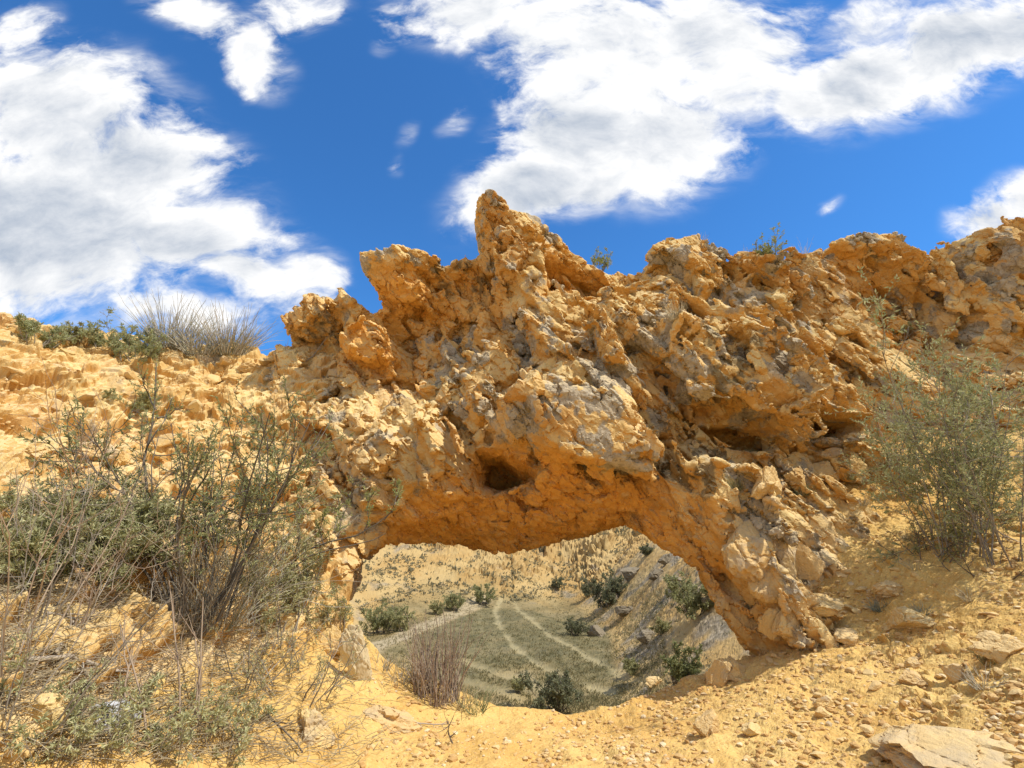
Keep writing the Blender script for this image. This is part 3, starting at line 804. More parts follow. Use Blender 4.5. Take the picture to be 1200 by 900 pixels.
ORANGE, YELLOW, BROWN = (.63, .385, .125), (.72, .53, .225), (.42, .24, .085)
def rock_material(attrs=True, name='sandstone', pale=0.0):
    m, t, b = mat_base(name)
    P = t.new('ShaderNodeNewGeometry').outputs['Position']
    n1 = t.noise(P, 1.6, 5, .6); n2 = t.noise(P, 9, 5, .65); n3 = t.noise(P, 40, 3, .6)
    c = t.mix(t.rng(n1, .35, .65), ORANGE, YELLOW)
    c = t.mix(t.math('MULTIPLY', t.rng(n2, .55, .75), .55), c, BROWN)
    c = t.mix(t.math('MULTIPLY', t.rng(n3, .5, .75), .4), c, (.74, .52, .24))
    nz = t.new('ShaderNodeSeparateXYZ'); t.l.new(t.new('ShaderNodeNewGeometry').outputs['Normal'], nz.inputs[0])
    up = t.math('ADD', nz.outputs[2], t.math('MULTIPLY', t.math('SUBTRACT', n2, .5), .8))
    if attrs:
        c = t.mix(t.rng(up, .1, -.5, 0, .8), c, t.mix(t.rng(n2, .35, .65), (.65, .335, .075), (.52, .25, .055)))   # sheltered fresh rock, with the deep orange of shade painted in
        ti = t.attr('tint')
        c = t.mix(t.rng(ti, .05, .6, 0, .75), c, (.70, .47, .21))
        c = t.mix(t.rng(ti, -.05, -.6, 0, .6), c, (.47, .235, .07))
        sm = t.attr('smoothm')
        c = t.mix(t.math('MULTIPLY', sm, .75), c, t.mix(t.rng(n2, .35, .65), (.80, .39, .07), (.64, .285, .05)))  # saturated shade of undersides and recesses put into the colour
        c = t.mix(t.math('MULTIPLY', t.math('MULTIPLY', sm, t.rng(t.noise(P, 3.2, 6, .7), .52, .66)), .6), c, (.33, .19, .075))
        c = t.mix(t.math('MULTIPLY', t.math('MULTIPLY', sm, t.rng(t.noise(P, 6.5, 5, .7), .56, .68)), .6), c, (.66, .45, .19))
        cr = t.attr('crust')
        lich = t.mix(t.rng(n2, .38, .62), (.47, .39, .27), (.31, .255, .18))
        lich = t.mix(t.math('MULTIPLY', t.rng(t.noise(P, 26, 4, .7), .54, .66), .75), lich, (.10, .085, .07))
        lich = t.mix(t.math('MULTIPLY', t.rng(t.noise(P, 17, 3, .6), .6, .7), .5), lich, (.56, .50, .40))
        c = t.mix(t.rng(t.math('ADD', cr, t.math('MULTIPLY', t.math('SUBTRACT', n2, .5), .9)), .25, .55, 0, .92), c, lich)
        stn = t.attr('stain')
        c = t.mix(t.rng(t.math('ADD', stn, t.math('MULTIPLY', t.math('SUBTRACT', t.noise(P, 14, 5, .7), .5), 1.2)), .35, .75, 0, .75), c, (.13, .10, .055))
    else:
        oi = t.new('ShaderNodeObjectInfo').outputs['Random']
        c = t.mix(t.rng(oi, 0, 1, 0, .8, False), c, (.64, .42, .18))
        c = t.mix(t.math('MULTIPLY', t.rng(t.noise(P, 6, 5, .65), .5 - pale * .3, .66), .5 + pale), c, (.45, .35, .23))
    c = t.mix(t.rng(up, .35, .85, 0, .6 if attrs else .4), c, t.mix(n3, (.68, .50, .235), (.76, .60, .34)))        # pale dust on ledges, with their sunlit cream painted in
    t.l.new(c, b.inputs['Base Color'])
    hgt = t.math('ADD', t.math('MULTIPLY', t.noise(P, 30, 5, .7), .6), t.math('MULTIPLY', t.noise(P, 110, 3, .6), .25))
    bump(t, b, hgt, .02, .9)
    return m

def ground_material():
    m, t, b = mat_base('ochre_ground')
    P = t.new('ShaderNodeNewGeometry').outputs['Position']
    n1 = t.noise(P, 1.3, 5, .6); n2 = t.noise(P, 8, 5, .65); n3 = t.noise(P, 45, 3, .65)
    near = t.mix(t.rng(n1, .35, .65), (.60, .365, .105), (.67, .46, .16))
    near = t.mix(t.math('MULTIPLY', t.rng(n2, .5, .7), .7), near, (.50, .28, .08))
    near = t.mix(t.math('MULTIPLY', t.rng(n3, .52, .72), .55), near, (.76, .56, .26))
    near = t.mix(t.math('MULTIPLY', t.rng(t.noise(P, 23, 4, .7), .6, .72), .5), near, (.42, .24, .09))
    grey = t.attr('grey')
    gcol = t.mix(t.rng(n2, .4, .6), (.42, .32, .20), (.28, .225, .155))
    near = t.mix(t.math('MULTIPLY', grey, .8), near, gcol)
    # the valley and the hillside beyond
    f1 = t.noise(P, .25, 5, .6); f2 = t.noise(P, 1.4, 6, .7); f3 = t.noise(P, 4.5, 4, .7)
    far = t.mix(t.rng(f1, .35, .65), (.43, .27, .095), (.49, .345, .145))
    far = t.mix(t.math('MULTIPLY', t.rng(f3, .5, .7), .5), far, (.40, .27, .13))
    far = t.mix(t.math('MULTIPLY', grey, .8), far, t.mix(t.rng(f3, .4, .6), (.33, .28, .21), (.16, .14, .10)))
    far = t.mix(t.math('MULTIPLY', t.rng(f2, .6, .7), .6), far, (.13, .12, .06))
    gr = t.attr('grass')
    gcl = t.mix(t.rng(f2, .35, .6), (.18, .15, .07), (.105, .10, .048))
    gcl = t.mix(t.math('MULTIPLY', t.rng(f3, .5, .65), .55), gcl, (.23, .19, .10))
    gcl = t.mix(t.math('MULTIPLY', t.rng(t.noise(P, 9, 4, .7), .52, .66), .5), gcl, (.10, .10, .05))
    gcl = t.mix(t.math('MULTIPLY', t.rng(f1, .5, .62), .55), gcl, (.26, .20, .10))
    far = t.mix(t.math('MULTIPLY', gr, .92), far, gcl)
    far = t.mix(t.math('MULTIPLY', t.attr('rut'), .85), far, (.50, .41, .22))
    far = t.mix(t.math('MULTIPLY', t.attr('road'), .9), far, t.mix(t.rng(f3, .4, .6), (.42, .35, .23), (.33, .28, .18)))
    c = t.mix(t.attr('far'), near, far)
    t.l.new(c, b.inputs['Base Color'])
    hgt = t.math('ADD', t.math('MULTIPLY', t.noise(P, 28, 5, .7), .6), t.math('MULTIPLY', t.voro(P, 55), .3))
    bump(t, b, hgt, .018, .8)
    return m

def plain(name, stops, scale=6, rough=.8, trans=0.0, objrand=.25):
    """a leaf or wood material: mottled between two colours, each plant a little different"""
    m, t, b = mat_base(name)
    P = t.new('ShaderNodeNewGeometry').outputs['Position']
    r = t.new('ShaderNodeNewGeometry').outputs['Random Per Island']
    n = t.noise(P, scale, 3, .6)
    f = t.math('ADD', t.math('MULTIPLY', n, .6), t.math('MULTIPLY', r, .5))
    c = t.mix(t.rng(f, .25, .75), stops[0], stops[1])
    if len(stops) > 2:
        c = t.mix(t.rng(r, .8, .95, 0, .8), c, stops[2])
    t.l.new(c, b.inputs['Base Color'])
    b.inputs['Roughness'].default_value = rough
    if trans:
        tr = t.new('ShaderNodeBsdfTranslucent'); t.l.new(c, tr.inputs[0])
        mx = t.new('ShaderNodeMixShader'); mx.inputs[0].default_value = trans
        out = [n_ for n_ in t.n if n_.type == 'OUTPUT_MATERIAL'][0]
        t.l.new(b.outputs[0], mx.inputs[1]); t.l.new(tr.outputs[0], mx.inputs[2]); t.l.new(mx.outputs[0], out.inputs[0])
    return m
# ------------------------------------------------------------------ where things stand
def ground_z(x, y):
    r, th, Z = GRID
    rr = np.hypot(x, y); t = math.atan2(x, y) % (2 * math.pi)
    i = int(np.clip(np.searchsorted(r, rr) - 1, 0, len(r) - 2))
    j = int(np.argmin(np.abs((th - t + math.pi) % (2 * math.pi) - math.pi)))
    f = (rr - r[i]) / (r[i + 1] - r[i])
    return float(Z[i, j] * (1 - f) + Z[i + 1, j] * f)

PROF = {}
def hit_ground(u, v, d0=1.2, d1=150):
    """first ground met along the pixel's ray, read off the finished ground"""
    r, th, Z = GRID
    a, b = (float(k) for k in ray(u, v))
    t = math.atan(a); j = int(np.argmin(np.abs(th[:1080] - t)))
    key = (j, d0 > 5)
    if key not in PROF:
        dep = r * math.cos(th[j]); s = (Z[:, j] - EYE) / dep
        s[dep < d0] = -9
        PROF[key] = (dep, np.maximum.accumulate(s))
    dep, s = PROF[key]
    k = int(np.searchsorted(s, b))
    if k >= len(s) or dep[k] > d1: return None
    return np.array([a * dep[k], dep[k], EYE + b * dep[k]])

def spot(u, v, far=False):
    for k in range(0, 60, 6):
        p = spot_(u, v + k, far)
        if p is not None: return p

def spot_(u, v, far=False):
    """the point of the place that the photo pixel shows"""
    g = hit_ground(u, v, 8.0 if far else 1.2)
    if g is not None: g[2] = ground_z(g[0], g[1])
    if far: return g
    a, b = ray(u, v); d = Vector((float(a), 1.0, float(b))); d.normalize()
    h = ROCK.ray_cast(Vector((0, 0, EYE)), d)
    if h[0] is not None and (g is None or h[0].y < g[1]):
        return np.array(h[0])
    return g

def unit(v):
    v = np.asarray(v, float)
    return v / max(np.linalg.norm(v), 1e-9)

# ------------------------------------------------------------------ plants
class Plant:
    def __init__(s, seed):
        s.r = np.random.default_rng(seed)
        s.lines, s.rad, s.leaf = [], [], []
    def line(s, pts, r0, r1, n=7):
        pts = np.asarray(pts, float)
        t = np.linspace(0, 1, len(pts)); q = np.linspace(0, 1, n)
        s.lines.append(np.stack([np.interp(q, t, pts[:, k]) for k in range(3)], 1))
        s.rad.append(np.linspace(r0, r1, n))
    def branch(s, p, d, L, r0, r1, bend=.25, up=.15, n=7):
        pts = [np.array(p, float)]; d = unit(d)
        for _ in range(n - 1):
            d = unit(d + s.r.normal(0, bend, 3) / 2 + np.array([0, 0, up / 2]))
            pts.append(pts[-1] + d * L / (n - 1))
        s.line(pts, r0, r1, n)
        return np.array(pts)
    def leaves(s, pts, n, L, W, spread=.9, t0=.15):
        for _ in range(n):
            t = s.r.uniform(t0, 1) * (len(pts) - 1); i = min(int(t), len(pts) - 2)
            p = pts[i] + (pts[i + 1] - pts[i]) * (t - i)
            d = unit(pts[i + 1] - pts[i]); d = unit(d + s.r.normal(0, spread, 3))
            nn = unit(np.cross(d, s.r.normal(0, 1, 3)) + np.array([0, 0, .7]))
            s.leaf.append((p, d, nn, L * s.r.uniform(.6, 1.25), W * s.r.uniform(.7, 1.25)))
    def stem_mesh(s, k=4):
        A = np.array(s.lines); R = np.array(s.rad)
        M, n = R.shape
        T = np.gradient(A, axis=1); T /= np.maximum(np.linalg.norm(T, axis=-1), 1e-9)[..., None]
        ref = np.where(np.abs(T[..., 2:3]) > .8, np.array([1., 0, 0]), np.array([0, 0, 1.]))
        U = np.cross(T, ref); U /= np.linalg.norm(U, axis=-1)[..., None]
        W = np.cross(T, U)
        a = np.arange(k) * 2 * math.pi / k
        V = A[:, :, None] + R[..., None, None] * (np.cos(a)[:, None] * U[:, :, None] + np.sin(a)[:, None] * W[:, :, None])
        idx = np.arange(M * n * k).reshape(M, n, k)
        q = np.stack([idx[:, :-1], np.roll(idx, -1, 2)[:, :-1], np.roll(idx, -1, 2)[:, 1:], idx[:, 1:]], -1).reshape(-1, 4)
        return V.reshape(-1, 3), q
    def leaf_mesh(s):
        p = np.array([l[0] for l in s.leaf]); d = np.array([l[1] for l in s.leaf]); n = np.array([l[2] for l in s.leaf])
        L = np.array([l[3] for l in s.leaf])[:, None]; W = np.array([l[4] for l in s.leaf])[:, None]
        sd = np.cross(d, n); sd /= np.maximum(np.linalg.norm(sd, axis=1), 1e-9)[:, None]
        n = np.cross(sd, d)
        m = p + d * L * .45
        V = np.stack([p, m + sd * W / 2 + n * W * .25, p + d * L - n * L * .12, m - sd * W / 2 + n * W * .25], 1)
        i = np.arange(len(p))[:, None] * 4
        return V.reshape(-1, 3), np.concatenate([i + [[0, 1, 2]], i + [[0, 2, 3]]])

def finish(pl, name, loc, label, cat, stem_mat, leaf_mat, group=None, sink=.03, stem_name='stems', leaf_name='foliage', k=4):
    t = empty(name, (loc[0], loc[1], loc[2] - sink), label, cat, group)
    if pl.lines:
        obj(stem_name, mk_mesh(stem_name, *pl.stem_mesh(k), smooth=True), stem_mat, t)
    if pl.leaf:
        obj(leaf_name, mk_mesh(leaf_name, *pl.leaf_mesh()), leaf_mat, t)
    return t

def shrub(name, loc, label, cat, mats, H, spread=.7, stems=10, subs=6, twigs=5, nl=10, leaf=(.03, .009), bare=.15, r0=.012, up=.12, seed=1, group=None, lean=(0, 0), base=.06, low=.3, lsp=.8):
    P = Plant(seed); r = P.r
    for i in range(stems):
        a = r.uniform(0, 2 * math.pi); tl = spread * r.uniform(.05, 1) ** .7
        d = np.array([math.cos(a) * tl + lean[0], math.sin(a) * tl + lean[1], 1.0])
        p0 = np.array([math.cos(a) * base, math.sin(a) * base, 0]) * r.uniform(.2, 1)
        L = H * r.uniform(.65, 1.05)
        m = P.branch(p0, d, L, r0 * r.uniform(.7, 1.1), r0 * .3, .22, up)
        for j in range(subs):
            t = r.uniform(low, 1) * 5.9; k = int(t); p = m[k] + (m[k + 1] - m[k]) * (t - k)
            dd = unit(m[k + 1] - m[k]) + r.normal(0, .65, 3)
            b = P.branch(p, dd, L * r.uniform(.18, .42), r0 * .42, r0 * .18, .3, up)
            dead = r.uniform() < bare
            for q in range(twigs):
                t2 = r.uniform(.2, 1) * 5.9; k2 = int(t2); p2 = b[k2] + (b[k2 + 1] - b[k2]) * (t2 - k2)
                tw = P.branch(p2, unit(b[k2 + 1] - b[k2]) + r.normal(0, .7, 3), L * r.uniform(.08, .18), r0 * .2, r0 * .1, .3, up)
                if not dead and nl: P.leaves(tw, nl, leaf[0], leaf[1], lsp)
            if not dead and nl: P.leaves(b, nl, leaf[0], leaf[1], lsp)
    return finish(P, name, loc, label, cat, mats[0], mats[1], group)

def tuft(name, loc, label, cat, mat, H, n=60, spread=.5, r=.003, seed=1, group=None, base=.05, curl=.3, part='blades', lean=(0, 0)):
    P = Plant(seed); g = P.r
    for i in range(n):
        a = g.uniform(0, 2 * math.pi); s = spread * g.uniform(0, 1) ** .6
        d = np.array([math.cos(a) * s + lean[0], math.sin(a) * s + lean[1], 1.0])
        b = base * math.sqrt(g.uniform(0, 1))
        P.branch((math.cos(a) * b, math.sin(a) * b, 0), d, H * g.uniform(.45, 1.08), r * g.uniform(.7, 1.2), r * .3, curl, -curl * .55, 6)
    return finish(P, name, loc, label, cat, mat, None, group, stem_name=part, k=3)

def px_line(P, pts, r0, r1, n=9, jit=.012, loc=None, lift=None):
    """a branch traced through photo pixels with a depth each"""
    q = np.array([at(u, v, d) for u, v, d in pts]) - loc
    t = np.linspace(0, 1, len(q)); s = np.linspace(0, 1, n)
    w = np.stack([np.interp(s, t, q[:, k]) for k in range(3)], 1)
    w[1:-1] += P.r.normal(0, jit, (n - 2, 3))
    P.line(w, r0, r1, 7)
    return P.lines[-1]

# ------------------------------------------------------------------ stones
import bmesh
def rock_mesh(seed, sub=3, planes=12, flat=1.0, rough=.05, name='stone'):
    g = np.random.default_rng(seed)
    bm = bmesh.new(); bmesh.ops.create_icosphere(bm, subdivisions=sub, radius=1.0)
    V = np.array([v.co[:] for v in bm.verts]); Fc = np.array([[v.index for v in f.verts] for f in bm.faces]); bm.free()
    for _ in range(planes):
        n = unit(g.normal(size=3)); d = g.uniform(.45, .85)
        V -= np.maximum(V @ n - d, 0)[:, None] * n
    o = g.uniform(-50, 50, 3)
    V += V * (rough * fbm(V * 1.8 + o, 4) + rough * .5 * fbm(V * 6 + o, 3))[:, None]
    if sub >= 4:
        fa, _ = facets(V * 1.6 + o, .9, .5, .05); fb, _ = facets(V * 4.2 + o, .9, .4, .06)
        V += V * (.16 * np.maximum(fa, -.6) + .06 * fb + .03 * fbm(V * 9 + o, 3))[:, None]
    V[:, 2] *= flat
    V /= np.abs(V).max(0).max()
    return mk_mesh(name, V, Fc)

def boulder(u, v, w, h, label, seed, mat, name='boulder', cat='boulder', depth=None, yaw=None, tilt=0., flat=.75, planes=11, sub=4, sink=.25, deep=.8, far=False, group=None):
    """a stone about w x h photo pixels, its middle at (u, v)"""
    p = at(u, v, depth) if depth else spot(u, v + h * .42, far)
    s = p[1] / FOC * 1.06
    g = np.random.default_rng(seed)
    me = rock_mesh(seed, max(sub, 5) if w > 24 and not far else sub, planes, 1.0, .05, name)
    o = obj(name, me, mat)
    o.scale = (w * s / 2 * 1.12, w * s / 2 * deep, h * s / 2 * 1.15)
    o.rotation_euler = (g.uniform(-.15, .15), tilt, (g.uniform(-.4, .4) if yaw is None else yaw))
    o.location = p if depth else (p[0], p[1] + w * s / 2 * deep * .6, p[2] + h * s / 2 * (.75 - sink))
    return tag(o, label, cat, group)
def build_stones(M):
    st, pl = M['stone'], M['pale_stone']
    B = boulder
    # blocks piled along the top of the right leg
    B(874, 640, 58, 62, 'large squarish weathered block topping the right leg of the arch', 11, pl, depth=5.36, yaw=.5, tilt=.3, planes=10)
    B(922, 655, 36, 44, 'dark cracked block standing beside the large squarish block', 12, pl, depth=5.5, yaw=.2, planes=9)
    B(945, 655, 34, 44, 'rounded tan block leaning on the dark cracked block', 13, st, depth=5.5, yaw=-.3, planes=9)
    B(934, 697, 50, 40, 'orange wedge block under the dark cracked block', 14, st, depth=5.28, yaw=.4, tilt=.3)
    B(900, 682, 40, 40, 'tilted brown block squeezed between the leg and the orange wedge', 15, st, depth=5.3, tilt=.5)
    B(926, 730, 40, 44, 'pale flat-faced shard leaning at the foot of the right leg', 16, st, depth=5.2, yaw=.3, tilt=.6, deep=.5)
    B(902, 735, 26, 40, 'narrow orange shard at the shaded foot of the leg', 17, st, depth=5.3, tilt=.5)
    # foot of the cliff
    B(906, 563, 44, 40, 'dark-sided block with a pale top below the cliff overhang', 21, st, yaw=.5)
    B(968, 551, 34, 30, 'brown cube-like stone at the cliff foot among small rubble', 22, st)
    B(938, 556, 26, 20, 'tan stone between the dark-sided block and the brown cube-like stone', 23, st)
    B(885, 552, 36, 26, 'orange stone just left of the dark-sided block', 24, st)
    B(1004, 541, 26, 34, 'upright orange stone at the cliff foot nearest the shrub', 25, st)
    B(985, 530, 30, 16, 'flat pale stone on the rubble heap under the cliff', 26, pl)
    # right slope
    B(1080, 724, 62, 34, 'broad brown rock with grey top embedded in the right slope', 31, st, sink=.5)
    B(1188, 752, 46, 36, 'brown rock at the edge of the slope right of the dirt', 32, st, sink=.65)
    B(975, 708, 52, 22, 'low ledge stone on the slope beside a grey tuft', 33, st, sink=.4)
    B(1055, 690, 40, 18, 'flat tan stone uphill of the broad brown rock', 34, st, sink=.4)
    B(1078, 797, 40, 20, 'dark-sided flat stone in the middle of the right slope', 35, st, sink=.3)
    B(1072, 778, 15, 12, 'round pale pebble above the dark-sided flat stone', 36, pl)
    B(968, 826, 20, 14, 'white angular stone on the bare dirt', 37, pl)
    B(1128, 790, 24, 20, 'dark brown stone sheltering a dry tuft', 38, st)
    B(1158, 884, 175, 36, 'wide flat pale rock slab lying in the lower right corner', 39, pl, sink=.95, deep=1.0, planes=6, yaw=-.35)
    B(968, 838, 18, 12, 'small tan stone beside the white angular stone', 40, st)
    B(1000, 748, 34, 18, 'split tan stone with a shadowed crack on the slope', 41, st)
    # rim of the saddle
    B(846, 792, 26, 34, 'spiky upright shard on the rim under the arch', 51, st, tilt=.5, planes=14)
    B(866, 787, 30, 22, 'layered shard lying on the rim beside the spiky one', 52, st, tilt=.3)
    B(832, 850, 26, 28, 'orange lump half buried in the dirt under the arch', 53, st)
    B(884, 858, 20, 16, 'brown stone right of the half-buried orange lump', 54, st)
    B(770, 800, 20, 12, 'small stone on the lip of the saddle', 55, st)
    # left foreground
    B(130, 712, 62, 36, 'pale yellow rock among the dry scrub', 61, pl, depth=3.95)
    B(183, 722, 40, 30, 'ochre rock just right of the pale yellow rock', 62, st, depth=4.05)
    B(34, 838, 62, 40, 'orange rock under the twigs in the lower left corner', 63, st, sink=.3)
    B(10, 878, 40, 34, 'yellow rock cut by the bottom left corner', 64, st, sink=.3)
    B(112, 842, 54, 26, 'white crumpled lump half hidden by silvery leaves', 65, M['white'], sink=.3, sub=3, planes=24)
    B(418, 772, 34, 66, 'tall whitish slab standing where the rim meets the left leg', 66, M['white_rock'], tilt=-.35, deep=.5)
    B(385, 757, 34, 34, 'small yellow rock beside the tall whitish slab', 67, st)
    B(362, 850, 48, 40, 'mossy grey rock half buried in the dirt path', 68, pl, sink=.75)
    B(452, 838, 70, 36, 'low grey rounded rock half buried right of the mossy one', 69, pl, sink=.8)
    B(392, 730, 28, 30, 'yellow rock at the inner corner of the arch', 70, st)
    # bank
    bank = [(62, 428, 46, 18, 'long pinkish rock below the green shrubs on the left bank'), (110, 408, 34, 14, 'smooth flat stone under the leafy shrub on the skyline'), (20, 376, 50, 30, 'brown rock on the skyline at the left edge'),
            (327, 452, 40, 42, 'big tan rock with a shaded left face on the upper bank'), (344, 515, 26, 20, 'lone rounded stone on the smooth part of the bank'), (322, 535, 22, 20, 'dark-sided stone left below the lone rounded stone'),
            (398, 430, 30, 24, 'grey stone at the head of the rubble by the arch'), (378, 470, 30, 20, 'squat grey stone in the rubble strip'), (135, 527, 26, 36, 'upright orange block by a dark hole in the bank'), (95, 520, 80, 44, 'broad smooth orange outcrop in the middle of the bank'),
            (212, 440, 34, 28, 'orange ledge stone under the dry bush'), (150, 555, 44, 30, 'tan block below the upright orange block'), (445, 560, 30, 22, 'rounded stone on the inner face of the left leg'), (262, 440, 40, 18, 'flat orange stone right of the ledge stone'),
            (30, 520, 60, 34, 'shadowed brown outcrop at the left edge of the bank'), (75, 596, 40, 20, 'pale stone above the silvery shrub'), (290, 425, 34, 18, 'flat stone right of the dry bush on the crest'), (70, 470, 40, 14, 'low ledge of tan rock on the bank')]
    for i, (u, v, w, h, lab) in enumerate(bank):
        B(u, v, w, h, lab, 100 + i, st if i % 3 else pl, sink=.62, cat='rock', name='bank_rock')
    # rock clumps on the valley slope
    far = [(742, 668, 26, 22, 'grey rock clump high on the valley slope'), (770, 672, 22, 16, 'grey rocks right of the highest clump in the valley'), (795, 678, 24, 16, 'grey rock clump under the arch curve'), (722, 700, 18, 14, 'dark rock below the highest clump'),
           (700, 740, 20, 14, 'grey stone at the edge of the ruts'), (735, 715, 26, 16, 'pale grey boulder mid slope beside the round bush'), (760, 745, 26, 16, 'low grey boulder in the middle of the valley slope'), (800, 790, 34, 18, 'dark rock by the near rim in the valley'), (836, 700, 20, 26, 'grey rock beside the leg of the arch, in the valley'), (782, 655, 18, 14, 'small grey rock near the top of the slope')]
    for i, (u, v, w, h, lab) in enumerate(far):
        B(u, v, w, h, lab, 140 + i, M['grey_rock'], sink=.5, far=True, name='valley_boulder', sub=4, planes=18)
    # loose stones: each its own object
    protos = [rock_mesh(300 + i, 3, 9 + i % 4, .8, .05, 'loose_stone') for i in range(9)]
    for p in protos: p.materials.append(st)
    g = np.random.default_rng(77)
    zones = [(900, 1200, 600, 900, 165, (.014, .06)), (700, 960, 790, 900, 36, (.010, .034)), (880, 1010, 690, 790, 34, (.014, .05)), (560, 760, 850, 900, 10, (.008, .02)), (860, 1010, 535, 590, 26, (.02, .06)), (430, 560, 790, 880, 12, (.008, .022))]
    bz = [(0, 330, 410, 640, 150, (.025, .15)), (320, 470, 430, 600, 80, (.015, .07))]
    def scat(z, label, group, nm):
        for (u0, u1, v0, v1, n, (a, b)) in z:
            for _ in range(n):
                p = spot(g.uniform(u0, u1), g.uniform(v0, v1))
                if p is None or p[1] > 9: continue
                s = a + (b - a) * g.uniform() ** 2.2
                o = obj(nm, protos[g.integers(9)])
                o.scale = (s * g.uniform(.8, 1.5), s * g.uniform(.7, 1.2), s * g.uniform(.45, .9))
                o.rotation_euler = (g.uniform(-.4, .4), g.uniform(-.4, .4), g.uniform(0, 6.28))
                o.location = (p[0], p[1], p[2] + s * .2)
                tag(o, label, 'stone', group)
    scat(zones, 'small ochre stone lying loose on the dirt slope and saddle around the arch leg', 'loose stones on the dirt', 'loose_stone')
    scat(bz, 'small ochre stone stuck in the rubble bank left of the arch', 'stones in the left bank', 'bank_stone')
    # gravel: too many to count
    bm = bmesh.new(); bmesh.ops.create_icosphere(bm, subdivisions=1, radius=1.0)
    iv = np.array([v.co[:] for v in bm.verts]); fi = np.array([[v.index for v in f.verts] for f in bm.faces]); bm.free()
    Vs = []
    U = np.concatenate([g.uniform(640, 1200, 13000), g.uniform(420, 900, 3000), g.uniform(840, 1010, 1500), g.uniform(0, 480, 2600)])
    W = np.concatenate([g.uniform(590, 900, 13000), g.uniform(790, 900, 3000), g.uniform(540, 800, 1500), g.uniform(420, 640, 2600)])
    dens = fbm(np.stack([U / 90, W / 60, 0 * U], 1), 3)
    for u, v, dn in zip(U, W, dens):
        if dn < g.uniform(-.45, .25): continue
        p = hit_ground(u, v)
        if p is None or p[1] > 9: continue
        s = .004 + .024 * g.uniform() ** 4
        sc = s * np.array([g.uniform(.8, 1.6), g.uniform(.7, 1.3), g.uniform(.4, .9)])
        a = g.uniform(0, 6.28); c, s_ = math.cos(a), math.sin(a)
        q = (iv * g.uniform(.65, 1.2, (12, 1))) * sc
        q = np.stack([q[:, 0] * c - q[:, 1] * s_, q[:, 0] * s_ + q[:, 1] * c, q[:, 2]], 1)
        Vs.append(q + [p[0], p[1], ground_z(p[0], p[1]) + s * .15])
    Vs = np.array(Vs)
    F_ = (fi[None] + 12 * np.arange(len(Vs))[:, None, None]).reshape(-1, 3)
    tag(obj('gravel', mk_mesh('gravel', Vs.reshape(-1, 3), F_), M['gravel']), kind='stuff')
